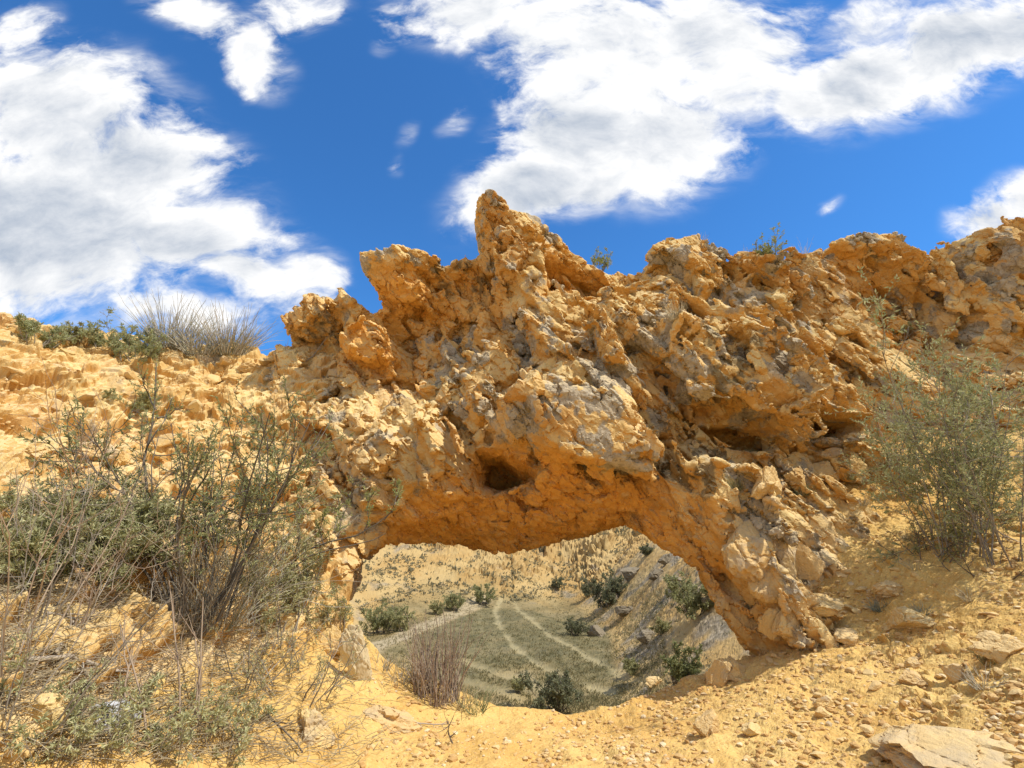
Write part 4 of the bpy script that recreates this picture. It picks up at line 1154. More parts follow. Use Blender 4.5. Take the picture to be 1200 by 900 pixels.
def build_plants(M):
    green = (M['bark'], M['leaf_green']); light = (M['twig_grey'], M['leaf_light']); grey = (M['twig_grey'], M['leaf_grey']); silver = (M['twig_grey'], M['leaf_silver']); dark = (M['bark'], M['leaf_dark'])
    S = spot
    # ---------------- left foreground thicket
    at3 = lambda u, v, d: at(u, v, d)
    def on(u, v, d):
        p = at(u, v, d); p[2] = ground_z(p[0], p[1]); return p
    shrub('leafy_shrub', S(235, 725), 'big dense grey-green shrub with a dark core in the left thicket', 'shrub', dark, 1.6, .65, 15, 8, 6, 11, (.045, .011), .15, .012, .1, 21, base=.25, low=.25)
    shrub('leafy_shrub', S(330, 760), 'low bushy green shrub at the right end of the thicket by the arch corner', 'shrub', grey, 1.0, .85, 13, 8, 6, 11, (.042, .010), .08, .008, .1, 22, base=.22, low=.2)
    shrub('leafy_shrub', S(395, 742), 'small green shrub squeezed against the left leg of the arch', 'shrub', grey, .45, .8, 8, 5, 4, 9, (.03, .008), .1, .006, .1, 23, base=.08)
    shrub('tangled_shrub', S(350, 815), 'tangled low grey shrub in front of the bushy green one', 'shrub', grey, .5, 1.3, 14, 6, 5, 4, (.026, .006), .4, .006, .05, 24, base=.22, low=.1)
    shrub('tangled_shrub', S(285, 800), 'half-dead twiggy shrub below the big dense shrub', 'shrub', grey, .5, 1.3, 12, 6, 5, 3, (.026, .006), .5, .006, .05, 25, base=.2, low=.1)
    # broom-like dry bush
    tuft('dry_bush', S(262, 735), 'dry tan broom-like bush fanning up in the thicket', 'dry bush', M['straw_grey'], 1.25, 95, .6, .0042, 26, None, .18, .45, 'stalks', (.15, .05))
    tuft('dry_bush', S(215, 745), 'thin grey dry bush between the sapling and the broom-like bush', 'dry bush', M['twig_grey'], .95, 70, .55, .004, 27, None, .12, .3, 'stalks', (.1, 0))
    # sapling, traced through the photo
    loc = S(182, 700); d = loc[1]
    P = Plant(31)
    main = px_line(P, [(182, 712, d), (178, 660, d), (176, 600, d), (168, 560, d), (170, 520, d), (183, 490, d), (182, 460, d), (183, 425, d)], .017, .005, 12, .004, loc)
    tops = [main]
    for a, b in [((178, 640), (200, 600, 222, 560, 205, 520)), ((180, 655), (230, 610, 245, 590, 250, 560)), ((170, 530), (185, 505, 198, 480, 202, 465)), ((176, 600), (150, 575, 140, 560, 130, 545)), ((183, 480), (172, 462, 168, 450, 170, 440)),
                 ((178, 650), (215, 640, 240, 620, 262, 600)), ((184, 490), (196, 490, 206, 480, 214, 478)), ((200, 600), (214, 575, 226, 545, 232, 520)), ((222, 590), (240, 560, 248, 540, 262, 532))]:
        q = [a] + [(b[i], b[i + 1]) for i in range(0, 6, 2)]
        tops.append(px_line(P, [(u, v, d + P.r.uniform(-.12, .12) * i) for i, (u, v) in enumerate(q)], .008, .003, 8, .01, loc))
    for l in tops:
        for _ in range(9 if l is not main else 14):
            i = P.r.integers(2, 6); tw = P.branch(l[i], unit(l[i] - l[i - 1]) + P.r.normal(0, .7, 3), P.r.uniform(.06, .18), .003, .0015, .3, .2)
            P.leaves(tw, 9, .034, .008, .8)
    P.leaves(main[-3:], 40, .05, .011, .8)
    finish(P, 'sapling', loc, 'slim dark-stemmed sapling rising highest out of the left thicket', 'sapling', M['bark'], M['leaf_green'], sink=0)
    # branch reaching right across the arch corner
    loc = S(330, 725); d = 4.9
    P = Plant(32); L1 = px_line(P, [(320, 700, d), (338, 657, d), (368, 637, d), (405, 633, d), (440, 618, d), (464, 596, d)], .012, .004, 9, .004, loc)
    L2 = px_line(P, [(325, 690, d), (350, 655, d - .1), (385, 645, d - .1), (430, 636, d - .1), (452, 625, d - .1)], .008, .003, 9, .004, loc)
    ls = [L1, L2]
    for a in [((345, 650), (352, 615, 350, 590, 345, 565)), ((370, 637), (392, 625, 398, 600, 396, 575)), ((395, 634), (400, 610, 412, 580, 415, 560)), ((425, 626), (432, 608, 430, 590, 440, 575)), ((450, 610), (462, 590, 466, 580, 463, 560)), ((380, 640), (372, 620, 378, 605, 384, 600)), ((330, 670), (322, 640, 310, 610, 312, 580)), ((335, 660), (330, 620, 335, 600, 328, 560))]:
        q = [a[0]] + [(a[1][i], a[1][i + 1]) for i in range(0, 6, 2)]
        ls.append(px_line(P, [(u, v, d + P.r.uniform(-.1, .1) * i) for i, (u, v) in enumerate(q)], .005, .002, 8, .008, loc))
    for l in ls[2:]:
        for _ in range(20):
            i = P.r.integers(1, 6); tw = P.branch(l[i], unit(l[i] - l[i - 1]) + P.r.normal(0, .6, 3), P.r.uniform(.05, .13), .0025, .0012, .3, .2)
            P.leaves(tw, 9, .042, .010, .7)
    finish(P, 'spreading_shrub', loc, 'open shrub whose dark leafy branch reaches right across the corner of the arch', 'shrub', M['bark'], M['leaf_green'], sink=0)
    # pale shrubs at the left
    for i, (u, v, H, lab) in enumerate([(60, 660, .55, 'silvery shrub at the left edge below the bank outcrop'), (115, 665, .62, 'silvery rounded shrub left of the sapling'), (155, 668, .5, 'greener low shrub touching the foot of the sapling'), (15, 690, .5, 'pale shrub cut by the left edge of the view'), (90, 690, .4, 'low grey shrub above the pale yellow rock')]):
        shrub('sage_shrub', S(u, v), lab, 'shrub', silver if i != 2 else grey, H, .9, 14, 7, 5, 11, (.042, .011), .1, .006, .1, 40 + i, base=.18, low=.15)
    for i, (u, v, H, lab, ln) in enumerate([(14, 800, 1.5, 'tall reddish dry twigs at the left edge', (.1, 0)), (45, 720, 1.05, 'grey leafless twigs above the left edge rocks', (.15, 0)), (30, 870, .9, 'bent dry twigs in the lower left corner', (.25, .1)), (78, 740, .7, 'thin brown twigs left of the pale yellow rock', (0, 0))]):
        shrub('leafless_shrub', S(u, v), lab, 'dry shrub', (M['twig_red'] if i in (0, 3) else M['twig_grey'], M['leaf_grey']), H, .6, 6, 5, 4, 0, (.02, .006), 1, .006, .12, 50 + i, lean=ln, base=.12, low=.3)
    # silver-leaved plants along the bottom
    for i, (u, v, H, lab) in enumerate([(265, 893, .30, 'silver-leaved plant at the bottom right of the thicket'), (235, 862, .28, 'silver-leaved plant behind the bottom one beside the red stalks'), (165, 896, .30, 'pale-leaved plant at the bottom between the red stalks'), (105, 893, .3, 'pale-leaved plant in front of the white lump'),
                                          (55, 896, .26, 'pale-leaved plant at the bottom left'), (150, 850, .26, 'pale-leaved plant right of the white lump'), (75, 838, .22, 'pale-leaved plant left of the white lump'), (295, 850, .26, 'silver-leaved plant near the fallen dark twigs'), (20, 815, .26, 'silver plant under the reddish twigs'), (205, 895, .26, 'green-grey plant at the foot of the red stalks')]):
        shrub('sage_plant', S(u, min(v, 894)), lab, 'plant', silver, H, .8, 8, 4, 2, 6, (.034, .010), .1, .0035, .1, 60 + i, base=.09, low=.1)
    # red-brown stalks
    for i, (u, v, u2, v2, lab) in enumerate([(212, 872, 198, 680, 'tall reddish dry stalk nearest the sapling'), (224, 868, 238, 700, 'reddish dry stalk right of the tallest one'), (178, 880, 140, 730, 'slanting brown stalk among the silver plants'), (232, 850, 228, 740, 'short red stalk behind the others'), (145, 830, 143, 740, 'thin red stalk above the white lump')]):
        p = S(u, v); P = Plant(70 + i)
        m = px_line(P, [(u, v, p[1]), ((u + u2) / 2 + 4, (v + v2) / 2, p[1] + .05), (u2, v2, p[1] + .1)], .008, .003, 9, .006, p)
        for _ in range(9):
            k = P.r.integers(2, 6); P.branch(m[k], unit(m[k] - m[k - 1]) + P.r.normal(0, .45, 3), P.r.uniform(.08, .28), .003, .0012, .25, .2)
        finish(P, 'dry_stalk', p, lab, 'dry stalk', M['twig_red'], None, 'reddish dry stalks', stem_name='stalk', sink=0)
    # fallen dead branches
    fallen = [([(25, 786), (75, 789), (110, 790), (148, 798)], .016, 'long bleached dead branch lying across the left foreground'), ([(62, 776), (72, 760), (83, 745), (84, 735)], .014, 'crooked bleached branch propped above the long one'), ([(78, 790), (95, 805), (120, 815)], .012, 'forked end of a dead branch beside the white lump'),
              ([(124, 778), (150, 745), (172, 705), (190, 678)], .010, 'weathered grey branch leaning over the pale yellow rock'), ([(52, 729), (75, 733), (100, 737)], .009, 'short bare stick left of the pale yellow rock'), ([(15, 700), (60, 682), (100, 660), (135, 645)], .009, 'long straight grey branch lying against the silvery shrubs'),
              ([(312, 842), (330, 862), (354, 890)], .010, 'dark fallen twig on the dirt below the tangled shrub'), ([(478, 850), (500, 853), (525, 853)], .008, 'pale dry stick on the dirt path'), ([(5, 700), (22, 745), (26, 780), (18, 800)], .018, 'thick curved dead stem at the left edge'), ([(345, 440), (365, 420), (385, 395)], .012, 'bleached stick leaning below the perched boulder'),
              ([(322, 395), (335, 412)], .010, 'short bleached stick on the crest left of the perched boulder'), ([(1130, 600), (1170, 628), (1198, 640)], .008, 'pale dead branch sticking out of the large right shrub'), ([(905, 620), (925, 627)], .008, 'dark little stick on the slope behind the leg')]
    for i, (pts, r0, lab) in enumerate(fallen):
        P = Plant(90 + i); q = [S(u, v) for u, v in pts]; loc = q[0].copy()
        q = np.array(q)
        if i in (3, 8, 11): q = np.array([at(u, v, 4.0 if i == 3 else (3.2 if i == 8 else 4.9)) for u, v in pts]); loc = q[0].copy()
        q[:, 2] += r0 * 1.0 + .02
        t = np.linspace(0, 1, len(q)); s = np.linspace(0, 1, 9)
        w = np.stack([np.interp(s, t, q[:, k]) for k in range(3)], 1) - loc; w[1:-1] += P.r.normal(0, .012, (7, 3)) * [1, 1, .4]
        P.line(w, r0, r0 * .5, 7); m = P.lines[-1]
        for _ in range(3 if r0 > .0085 else 5):
            k = P.r.integers(2, 6); P.branch(m[k], unit(m[k] - m[k - 1]) + P.r.normal(0, .5, 3), P.r.uniform(.08, .22), r0 * .45, r0 * .15, .3, .1)
        finish(P, 'dead_branch', loc, lab, 'dead branch', M['twig_dark'] if i in (6, 12) else M['bleached'], None, stem_name='limb', sink=0)
    # dry twig on the path
    p = S(528, 872); P = Plant(120)
    px_line(P, [(534, 873, p[1]), (524, 850, p[1]), (532, 833, p[1])], .006, .002, 8, .004, p)
    for _ in range(14): P.branch(P.lines[0][P.r.integers(0, 5)], P.r.normal(0, 1, 3) + [0, 0, .5], P.r.uniform(.04, .12), .003, .0012)
    finish(P, 'dry_sprig', p, 'dead brown sprig sticking out of the dirt path', 'dry sprig', M['twig_dark'], None, stem_name='twigs')
    # ---------------- skyline at the left
    sky = [(42, 400, .34, light, 'leafy green shrub on the skyline at the far left'), (95, 400, .3, grey, 'small shrub between the two larger ones on the left skyline'), (135, 412, .56, light, 'tallest leafy shrub on the left skyline'), (160, 418, .42, light, 'bright leafy shrub beside the dry bushes on the skyline'), (150, 478, .24, grey, 'lone small grey shrub on the face of the bank')]
    for i, (u, v, H, mt, lab) in enumerate(sky):
        shrub('bank_shrub', S(u, v + 4), lab, 'shrub', mt, H, 1.0, 12, 6, 4, 9, (.045, .014), .1, .007, .05, 130 + i, base=.22, low=.2)
    for i, (u, v, H, n, sp, lab) in enumerate([(200, 408, .85, 230, .8, 'spiky grey dry bush on the skyline left of the fuller one'), (268, 416, .8, 300, .85, 'fuller dry bush on the skyline spilling over the bank'), (235, 416, .6, 180, 1.1, 'low dry bush between the two spiky ones')]):
        tuft('dry_bush', S(u, v), lab, 'dry bush', M['straw_grey'], H, n, sp, .006, 140 + i, None, .22, .22, 'stalks')
    # ---------------- on top of the rock
    rk = [(695, 322, .38, 7, green, 'thin shrub behind the slope of the crag'), (905, 308, .48, 9, green, 'green shrub on top of the cliff against the sky'), (1056, 392, .2, 6, silver, 'small pale plant rooted in the cliff slab')]
    for i, (u, v, H, n, mt, lab) in enumerate(rk):
        p = S(u, v)
        if i == 0: p = at(700, 318, 7.7)
        shrub('cliff_shrub', p, lab, 'shrub', mt, H, .7, n, 5, 3, 7, (.042, .012), .1, .005, .1, 150 + i, base=.1, low=.2)
    for i, (u, v, H, n, lab) in enumerate([(822, 290, .26, 40, 'tuft of dry grass on the cliff top left of the green shrub'), (792, 372, .26, 90, 'straw-coloured grass tuft in a pocket of the cliff face'), (942, 300, .34, 22, 'few long dry stems right of the green shrub on the cliff'), (875, 300, .2, 16, 'sparse dry stems left of the green shrub on the cliff')]):
        tuft('grass_tuft', S(u, v), lab, 'grass tuft', M['straw'], H, n, .5, .003, 160 + i, None, .07, .2)
    # ---------------- right side
    shrub('leafy_shrub', S(1128, 648), 'large airy grey-green shrub growing on the right slope', 'shrub', (M['twig_grey'], M['leaf_light']), 2.15, .45, 21, 8, 6, 13, (.05, .015), .14, .009, .1, 171, base=.3, low=.06, lean=(.16, .05))
    shrub('leafy_shrub', S(1190, 660), 'second grey-green shrub cut by the right edge', 'shrub', (M['twig_grey'], M['leaf_light']), 1.8, .45, 9, 7, 5, 8, (.048, .013), .2, .009, .1, 172, base=.2, low=.2)
    shrub('tangled_shrub', S(1050, 585), 'sparse greyish shrub leaning out left of the large right shrub', 'shrub', (M['twig_grey'], M['leaf_light']), .85, .7, 8, 6, 5, 7, (.042, .011), .25, .006, .05, 173, base=.15, low=.2, lean=(-.1, 0))
    shrub('tangled_shrub', S(1160, 672), 'dark twiggy undershrub beneath the large right shrub', 'dry shrub', (M['twig_dark'], M['leaf_dark']), .5, 1.2, 14, 6, 4, 3, (.03, .008), .5, .006, .05, 174, base=.3, low=.1)
    shrub('tangled_shrub', S(1085, 655), 'low dark tangle at the left foot of the large right shrub', 'dry shrub', (M['twig_dark'], M['leaf_dark']), .4, 1.2, 12, 6, 4, 3, (.03, .008), .5, .006, .05, 175, base=.25, low=.1)
    tf = [(862, 572, .2, 80, 'yellow_green', 'pale tuft at the head of the right leg'), (942, 578, .17, 70, 'tuft_green', 'green tuft below the cliff rubble'), (995, 560, .16, 60, 'tuft_green', 'green tuft by the upright orange stone'), (1030, 714, .17, 90, 'tuft_grey', 'grey-green tuft perched on the low ledge stone'), (1083, 718, .13, 70, 'tuft_grey', 'small grey tuft beside the broad brown rock'),
          (1140, 702, .18, 60, 'straw', 'straw tuft behind the broad brown rock'), (1150, 806, .17, 50, 'straw_grey', 'dry grey tuft spilling from the dark brown stone'), (1065, 632, .17, 50, 'straw', 'dry tuft at the edge of the shade under the shrub'), (1010, 590, .15, 50, 'straw_grey', 'dry tuft between the cliff and the shade'), (1160, 775, .13, 40, 'yellow_green', 'small yellow tuft uphill of the dry grey tuft'), (1075, 668, .2, 36, 'straw', 'thin straw tuft below the dark tangle'), (880, 540, .12, 30, 'straw', 'wisps of straw at the cliff overhang')]
    for i, (u, v, H, n, mt, lab) in enumerate(tf):
        tuft('grass_tuft', S(u, v), lab, 'grass tuft', M[mt], H, n, .9, .0032, 180 + i, None, .05, .35)
    # ---------------- the rim under the arch
    tuft('dry_bush', on(512, 800, 5.28), 'dense reddish dry reed-like bush on the rim under the arch', 'dry bush', M['reed'], .74, 170, .22, .0055, 200, None, .2, .22, 'stalks')
    for i, (u, v, H, n, mt, lab) in enumerate([(470, 786, .25, 70, 'straw_grey', 'grey dry grass on the rim left of the reed-like bush'), (492, 797, .24, 60, 'straw', 'straw at the left foot of the reed-like bush'), (556, 818, .24, 60, 'tuft_green', 'green grass tuft right of the reed-like bush'), (537, 812, .3, 50, 'straw', 'dry grass at the right foot of the reed-like bush'), (445, 775, .2, 50, 'straw_grey', 'dry grass beside the tall whitish slab'), (402, 765, .16, 40, 'tuft_grey', 'small grey-green plant on the tall whitish slab')]):
        tuft('grass_tuft', on(u, v, 5.3), lab, 'grass tuft', M[mt], H, n, .7, .0035, 201 + i, None, .1, .3)
    # ---------------- bushes in the valley
    fb = [(651, 838, 46, 'leaf_valley', 'round dark green bush nearest in the valley below the rim'), (816, 726, 52, 'leaf_valley2', 'yellow-green bush on the valley slope by the arch leg'), (712, 712, 42, 'leaf_valley', 'rounded green bush on the valley slope left of the yellow-green one'), (446, 742, 36, 'leaf_valley2', 'bright green bush at the left edge of the valley'), (470, 740, 24, 'leaf_grey', 'grey bush right of the bright green one in the valley'),
          (567, 708, 24, 'leaf_valley2', 'small green bush at the far end of the track'), (532, 716, 22, 'leaf_valley2', 'green bush beside the grey track'), (512, 720, 16, 'leaf_grey', 'greyish bush left of the one by the track'), (798, 800, 40, 'leaf_dark', 'dark bush at the near end of the valley slope'), (674, 745, 20, 'leaf_valley', 'small dark bush beside the ruts'), (605, 812, 16, 'leaf_grey', 'tiny bush on the valley floor left of the round dark one'),
          (652, 690, 14, 'leaf_valley', 'tiny bush at the foot of the far cliff'), (758, 652, 16, 'leaf_valley', 'bush at the top of the valley slope'), (775, 745, 18, 'leaf_grey', 'grey scrub in the middle of the valley slope'), (740, 790, 18, 'leaf_grey', 'grey scrub at the bottom of the valley slope'), (690, 700, 16, 'leaf_valley', 'small bush above the ruts')]
    for i, (u, v, hp, mt, lab) in enumerate(fb):
        p = S(u, v, True)
        if p is None: continue
        H = hp * p[1] / FOC
        ls = .045 * H + .01
        shrub('valley_bush', p, lab, 'bush', (M['bark'], M[mt]), H * .8, .9, 14, 6, 4, 11, (ls * 1.6, ls * .6), .05, .012 * H, .06, 220 + i, base=.2 * H, low=.15)
    # ---------------- uncountable: straw litter under the thicket, scrub on the far slopes
    g = np.random.default_rng(9)
    P = Plant(300)
    n = 7000
    U = g.uniform(-20, 470, n); W = g.uniform(640, 899, n)
    for u, v in zip(U, W):
        if v < 650 + max(0, (u - 330)) * .9 or g.uniform() < max(0, (u - 260)) / 240: continue
        p = hit_ground(u, v)
        if p is None or p[1] > 5.2: continue
        a = g.uniform(0, 6.28); L = g.uniform(.04, .24)
        P.branch((p[0], p[1], ground_z(p[0], p[1]) + g.uniform(.0, .05)), (math.cos(a), math.sin(a), g.uniform(-.1, .35)), L, .0026, .0014, .3, 0, 4)
    me = mk_mesh('dry_litter', *P.stem_mesh(3), smooth=True)
    tag(obj('dry_litter', me, M['litter']), kind='stuff')
    P = Plant(301)
    U = g.uniform(415, 900, 11000); W = g.uniform(612, 835, 11000)
    cl = fbm(np.stack([U / 45, W / 22, 0 * U], 1), 3)
    for u, v, c_ in zip(U, W, cl):
        p = hit_ground(u, v, 8.0)
        if p is None or p[1] < 9 or c_ < g.uniform(-.25, .3): continue
        sl = abs(ground_z(p[0], p[1] + .6) - ground_z(p[0], p[1] - .6)) / 1.2
        if sl < .16 and g.uniform() > .3: continue
        s = p[1] * (.0042 if sl > .16 else .002) * g.uniform(.4, 1.8)
        z = ground_z(p[0], p[1])
        for _ in range(7):
            d = unit(g.normal(0, 1, 3) + [0, 0, .8])
            P.leaf.append((np.array([p[0], p[1], z - .02]) + g.normal(0, s * .35, 3) * [1, 1, .3], d, unit(g.normal(0, 1, 3)), s * g.uniform(.6, 1.3), s * .45))
    tag(obj('hillside_scrub', mk_mesh('hillside_scrub', *P.leaf_mesh()), M['scrub']), kind='stuff')
    P = Plant(302)
    r, th, Z = GRID
    U = g.uniform(425, 780, 16000); W = g.uniform(685, 840, 16000)
    cl = fbm(np.stack([U / 30, W / 16, 0 * U + 4], 1), 3)
    for u, v, c_ in zip(U, W, cl):
        p = hit_ground(u, v, 8.0)
        if p is None or p[1] < 12 or c_ < g.uniform(-.5, .2): continue
        i = int(np.searchsorted(r, np.hypot(p[0], p[1]))) - 1; j = int(np.argmin(np.abs(th[:1080] - math.atan2(p[0], p[1]))))
        if RUT[i, j] > .12 or abs(Z[i + 12, j] - Z[i - 12, j]) > .35 * (r[i + 12] - r[i - 12]): continue
        H = g.uniform(.05, .2)
        for _ in range(4):
            P.leaf.append((np.array([p[0], p[1], Z[i, j] - .02]) + g.normal(0, .07, 3) * [1, 1, 0], unit(g.normal(0, .5, 3) + [0, 0, 1]), unit(g.normal(0, 1, 3)), H * g.uniform(.6, 1.3), .035))
    tag(obj('valley_grass', mk_mesh('valley_grass', *P.leaf_mesh()), M['valley_grass']), kind='stuff')
def more_materials(M):
    M['white'] = plain('white_lump', [(.74, .74, .74), (.55, .55, .56)], 30)
    M['white_rock'] = plain('whitish_rock', [(.66, .60, .46), (.58, .47, .28)], 9, .9)
    M['grey_rock'] = plain('grey_rock', [(.44, .35, .22), (.24, .195, .13)], 3, .9)
    M['gravel'] = plain('gravel', [(.66, .47, .22), (.50, .29, .10), (.72, .60, .38)], 2, .9)
    M['bark'] = plain('dark_bark', [(.10, .085, .065), (.17, .14, .105)], 12)
    M['twig_grey'] = plain('grey_twig', [(.36, .31, .24), (.22, .185, .14)], 12)
    M['twig_red'] = plain('reddish_twig', [(.30, .20, .13), (.38, .29, .20)], 12)
    M['twig_dark'] = plain('dark_twig', [(.10, .075, .05), (.18, .14, .10)], 12)
    M['bleached'] = plain('bleached_wood', [(.50, .43, .34), (.36, .29, .21)], 18)
    M['straw'] = plain('straw', [(.60, .50, .30), (.42, .34, .20)], 8)
    M['straw_grey'] = plain('grey_straw', [(.56, .49, .36), (.38, .34, .24), (.24, .25, .15)], 8)
    M['reed'] = plain('dry_reed', [(.27, .19, .14), (.40, .32, .24)], 8)
    M['litter'] = plain('straw_litter', [(.54, .44, .27), (.32, .25, .15), (.14, .10, .07)], 5)
    M['leaf_green'] = plain('green_leaf', [(0.254, 0.283, 0.091), (0.405, 0.408, 0.159), (0.524, 0.502, 0.224)], 6, .6, .25)
    M['leaf_dark'] = plain('dark_leaf', [(0.169, 0.188, 0.069), (0.337, 0.338, 0.149)], 6, .6, .2)
    M['leaf_grey'] = plain('grey_leaf', [(0.320, 0.314, 0.138), (0.489, 0.456, 0.224)], 6, .7, .2)
    M['leaf_light'] = plain('light_leaf', [(.33, .35, .165), (.50, .50, .27), (.26, .29, .10)], 6, .6, .35)
    M['leaf_silver'] = plain('silver_leaf', [(0.500, 0.477, 0.252), (0.349, 0.349, 0.158), (0.625, 0.582, 0.330)], 6, .6, .2)
    M['leaf_valley'] = plain('valley_leaf', [(.19, .20, .10), (.29, .29, .17), (.30, .27, .17)], 2, .7, .4)
    M['leaf_valley2'] = plain('bright_valley_leaf', [(.30, .31, .13), (.42, .40, .20)], 2, .7, .4)
    M['scrub'] = plain('scrub', [(.34, .30, .18), (.21, .20, .12), (.44, .37, .23)], .4, .9, .3)
    M['tuft_green'] = plain('green_grass', [(.22, .25, .10), (.33, .33, .17)], 6, .7, .2)
    M['tuft_grey'] = plain('grey_grass', [(.30, .32, .22), (.40, .39, .28)], 6, .7, .2)
    M['yellow_green'] = plain('yellow_grass', [(.42, .38, .18), (.30, .30, .14)], 6, .7, .2)
    M['pink_stone'] = plain('pinkish_stone', [(.58, .40, .21), (.47, .29, .14), (.58, .44, .27)], 7, .9)
    M['valley_grass'] = plain('valley_grass', [(.22, .20, .09), (.34, .28, .14), (.15, .16, .07)], .5, .8, .3)
# ------------------------------------------------------------------ sky, clouds, sun, camera
SUN_AZ, SUN_EL = math.radians(108), math.radians(58)
def build_light():
    sc = bpy.context.scene
    w = bpy.data.worlds.new('World'); sc.world = w; w.use_nodes = True
    t = NT(w.node_tree); t.n.clear()
    out = t.new('ShaderNodeOutputWorld'); bg = t.new('ShaderNodeBackground')
    t.l.new(bg.outputs[0], out.inputs[0])
    sky = t.new('ShaderNodeTexSky', sky_type='NISHITA', sun_disc=False, sun_elevation=SUN_EL, sun_rotation=SUN_AZ)
    sky.altitude = 1200; sky.air_density = 1.0; sky.dust_density = .5; sky.ozone_density = 3.0
    D = t.new('ShaderNodeTexCoord').outputs['Generated']
    sx = t.new('ShaderNodeSeparateXYZ'); t.l.new(D, sx.inputs[0])
    y = t.math('MAXIMUM', sx.outputs[1], .02)
    cb = t.new('ShaderNodeCombineXYZ')
    t.put(cb.inputs[0], t.math('DIVIDE', sx.outputs[0], y)); t.put(cb.inputs[1], t.math('DIVIDE', sx.outputs[2], y))
    uv = cb.outputs[0]
    # cloud banks: (u, v, half length, half height, tilt in the photo, weight)
    blobs = [(60, 130, 150, 75, 18, 1), (120, 190, 150, 70, 12, 1), (60, 260, 210, 95, 8, 1.1), (200, 270, 140, 50, 12, 1), (290, 320, 70, 28, 20, .9), (355, 325, 42, 32, -10, .85), (30, 350, 60, 22, 10, .5), (210, 365, 120, 30, 5, .6), (345, 358, 40, 28, 0, .6), (-120, 200, 160, 140, 0, 1),
             (30, 30, 40, 28, 40, .45), (150, 75, 55, 16, 20, .5), (240, 20, 80, 25, 25, .7), (300, 60, 60, 28, 50, .75), (350, 10, 55, 25, 0, .6), (300, 95, 18, 14, 60, .5),
             (545, 15, 90, 40, 10, .75), (640, 50, 70, 60, 0, .7), (720, 60, 110, 85, -10, 1), (680, 150, 90, 75, -20, 1), (780, 160, 110, 60, -30, 1), (620, 220, 95, 40, -25, 1), (700, 215, 70, 30, -25, .8), (560, 250, 35, 28, 0, .7), (830, 40, 120, 60, 0, .9), (600, 140, 26, 40, 0, .5), (820, 195, 28, 16, -20, .6),
             (1010, 90, 110, 52, -28, 1.05), (1110, 60, 120, 48, -25, 1.05), (940, 120, 50, 38, -30, .8), (1190, 40, 80, 40, -25, .9), (1000, 30, 90, 25, -25, .6), (870, 110, 60, 50, -20, .7),
             (1165, 262, 55, 24, -25, .8), (1220, 235, 60, 30, -20, .8), (972, 241, 16, 8, -20, .36), (482, 150, 12, 20, 20, .26), (533, 137, 16, 24, 10, .3), (470, 190, 8, 16, 0, .22), (448, 48, 14, 14, 0, .26)]
    tot = None
    warp = t.noise(uv, 3.2, 3, .55, 0, True)
    wv = t.vmath('SCALE', t.vmath('SUBTRACT', warp, (.5, .5, .5)), None, .15)
    uvw = t.vmath('ADD', uv, wv)
    for (u, v, a, b, ang, wt) in blobs:
        cx, cz = ray(u, v)
        dx = np.array(ray(u + 1, v)) - np.array(ray(u - 1, v)); dv = np.array(ray(u, v - 1)) - np.array(ray(u, v + 1))
        sx_ = float(np.linalg.norm(dx)) / 2; sz_ = float(np.linalg.norm(dv)) / 2
        mp = t.new('ShaderNodeMapping', vector_type='TEXTURE')
        t.l.new(uvw, mp.inputs['Vector'])
        mp.inputs['Location'].default_value = (float(cx), float(cz), 0)
        mp.inputs['Rotation'].default_value = (0, 0, math.radians(-ang))
        mp.inputs['Scale'].default_value = (a * sx_ * 1.22, b * sz_ * 1.22, 1)
        ln = t.vmath('LENGTH', mp.outputs[0])
        g = t.rng(ln, 0.15, 1.3, wt, 0)
        tot = g if tot is None else t.math('MAXIMUM', tot, g)
    tot = t.math('MULTIPLY', tot, t.rng(sx.outputs[1], .02, .15))
    # scattered clouds added out of view to make the ambient light less blue
    els = t.math('MULTIPLY', t.rng(t.noise(D, 2.2, 3, .5), .42, .6), t.rng(sx.outputs[1], .25, .05))
    tot = t.math('MAXIMUM', tot, els)
    st = t.new('ShaderNodeMapping'); t.l.new(uvw, st.inputs['Vector']); st.inputs['Rotation'].default_value = (0, 0, math.radians(-25)); st.inputs['Scale'].default_value = (1.0, 1.5, 1)
    n1 = t.noise(st.outputs[0], 4.6, 12, .64, .05)
    n2 = t.noise(t.vmath('ADD', st.outputs[0], (.05, .05, 0)), 4.6, 12, .64, .05)
    den = t.math('ADD', tot, t.math('MULTIPLY', t.math('SUBTRACT', n1, .5), 2.4))
    alpha = t.rng(den, .22, .76)
    alpha = t.math('MULTIPLY', alpha, t.rng(tot, .02, .3))
    vm = t.new('ShaderNodeMapping'); t.l.new(uvw, vm.inputs['Vector']); vm.inputs['Rotation'].default_value = (0, 0, math.radians(-32)); vm.inputs['Scale'].default_value = (1.0, 2.6, 1)
    veil = t.math('MULTIPLY', t.rng(t.noise(vm.outputs[0], 3.0, 8, .62), .4, .75), t.rng(tot, .0, .4, 0, .75))
    alpha = t.math('SUBTRACT', 1.0, t.math('MULTIPLY', t.math('SUBTRACT', 1.0, alpha), t.math('SUBTRACT', 1.0, veil)))
    lit = t.math('SUBTRACT', n1, n2)
    thick = t.rng(t.math('ADD', tot, t.math('MULTIPLY', t.noise(st.outputs[0], 2.6, 3, .5), 1.3)), 1.15, 1.9)
    sh = t.math('ADD', t.math('SUBTRACT', 1.0, t.math('MULTIPLY', thick, .7)), t.math('MULTIPLY', lit, 1.6), clamp=True)
    ccol = t.mix(sh, (.40, .47, .58), (1, 1, 1))
    cl = t.vmath('SCALE', ccol, None, CLOUD_GAIN)
    skyc = t.vmath('MULTIPLY', sky.outputs[0], SKY_TINT)
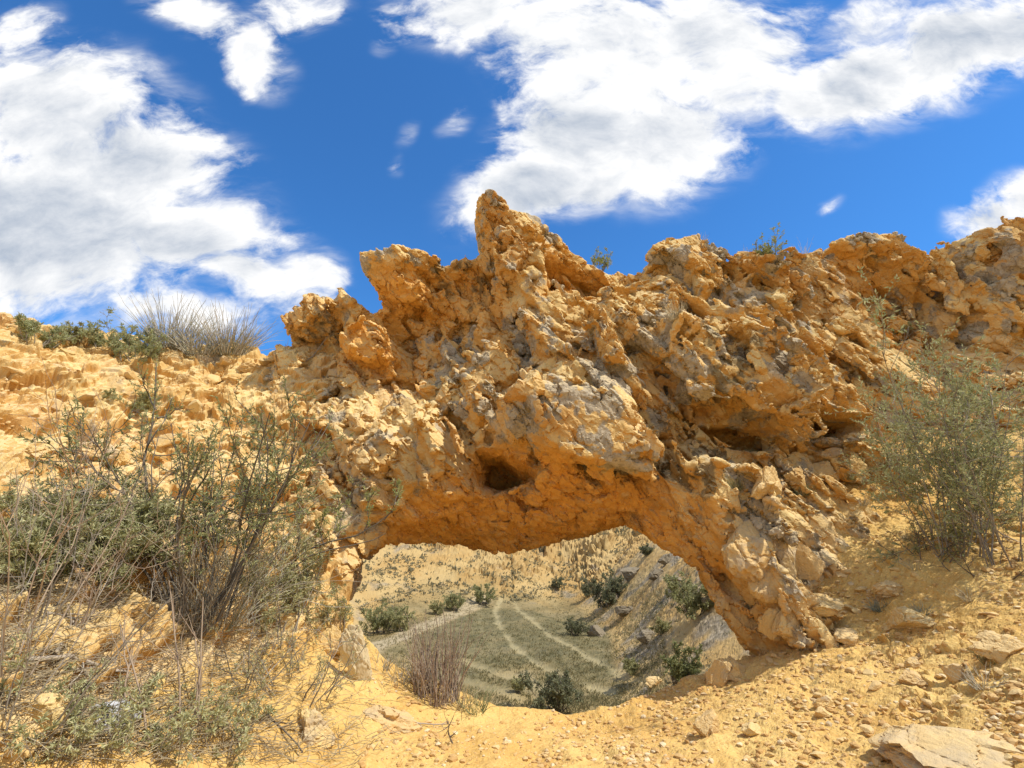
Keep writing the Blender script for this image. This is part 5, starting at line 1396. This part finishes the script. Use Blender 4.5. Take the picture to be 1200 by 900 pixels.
    fin = t.mix(alpha, skyc, cl)
    t.l.new(fin, bg.inputs['Color']); bg.inputs['Strength'].default_value = SKY_STR
    S = bpy.data.lights.new('sun', 'SUN'); S.energy = SUN_STR; S.angle = math.radians(.53); S.color = (1.0, .95, .86)
    so = bpy.data.objects.new('sun', S); COL.objects.link(so)
    d = Vector((math.sin(SUN_AZ) * math.cos(SUN_EL), math.cos(SUN_AZ) * math.cos(SUN_EL), math.sin(SUN_EL)))
    so.rotation_euler = d.to_track_quat('Z', 'Y').to_euler(); so.location = d * 40
    c = bpy.data.cameras.new('camera'); co = bpy.data.objects.new('camera', c); COL.objects.link(co)
    c.sensor_width = 36; c.lens = 18; c.clip_start = .05; c.clip_end = 9000
    co.location = (0, 0, EYE); co.rotation_euler = (math.radians(90) + PITCH, 0, 0)
    sc.camera = co
    sc.view_settings.view_transform = 'Standard'; sc.view_settings.look = 'None'
    sc.view_settings.exposure = EXPOSURE; sc.view_settings.gamma = 1
    try: sc.view_settings.use_curve_mapping = False
    except Exception: pass
    sc.cycles.max_bounces = 6; sc.cycles.diffuse_bounces = 4; sc.cycles.transparent_max_bounces = 4
    sc.cycles.use_denoising = True; sc.cycles.denoiser = 'OPENIMAGEDENOISE'; sc.cycles.denoising_input_passes = 'RGB_ALBEDO_NORMAL'
    w.cycles.sampling_method = 'MANUAL'; w.cycles.sample_map_resolution = 512
CLOUD_GAIN, SKY_TINT, SKY_STR, SUN_STR, EXPOSURE = 7.4, (.44, 1.0, 1.45), .14, 4.8, .04
# ------------------------------------------------------------------ put it together
import time as _t
_t0 = _t.time()
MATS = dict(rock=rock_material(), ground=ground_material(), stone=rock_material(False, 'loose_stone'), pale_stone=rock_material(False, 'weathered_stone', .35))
more_materials(MATS)
build_light()
build_ground(MATS); print('ground', _t.time() - _t0)
ROCK = build_rock(MATS); print('rock', _t.time() - _t0)
if 'build_stones' in globals(): build_stones(MATS)
if 'build_plants' in globals(): build_plants(MATS)
print('all', _t.time() - _t0)
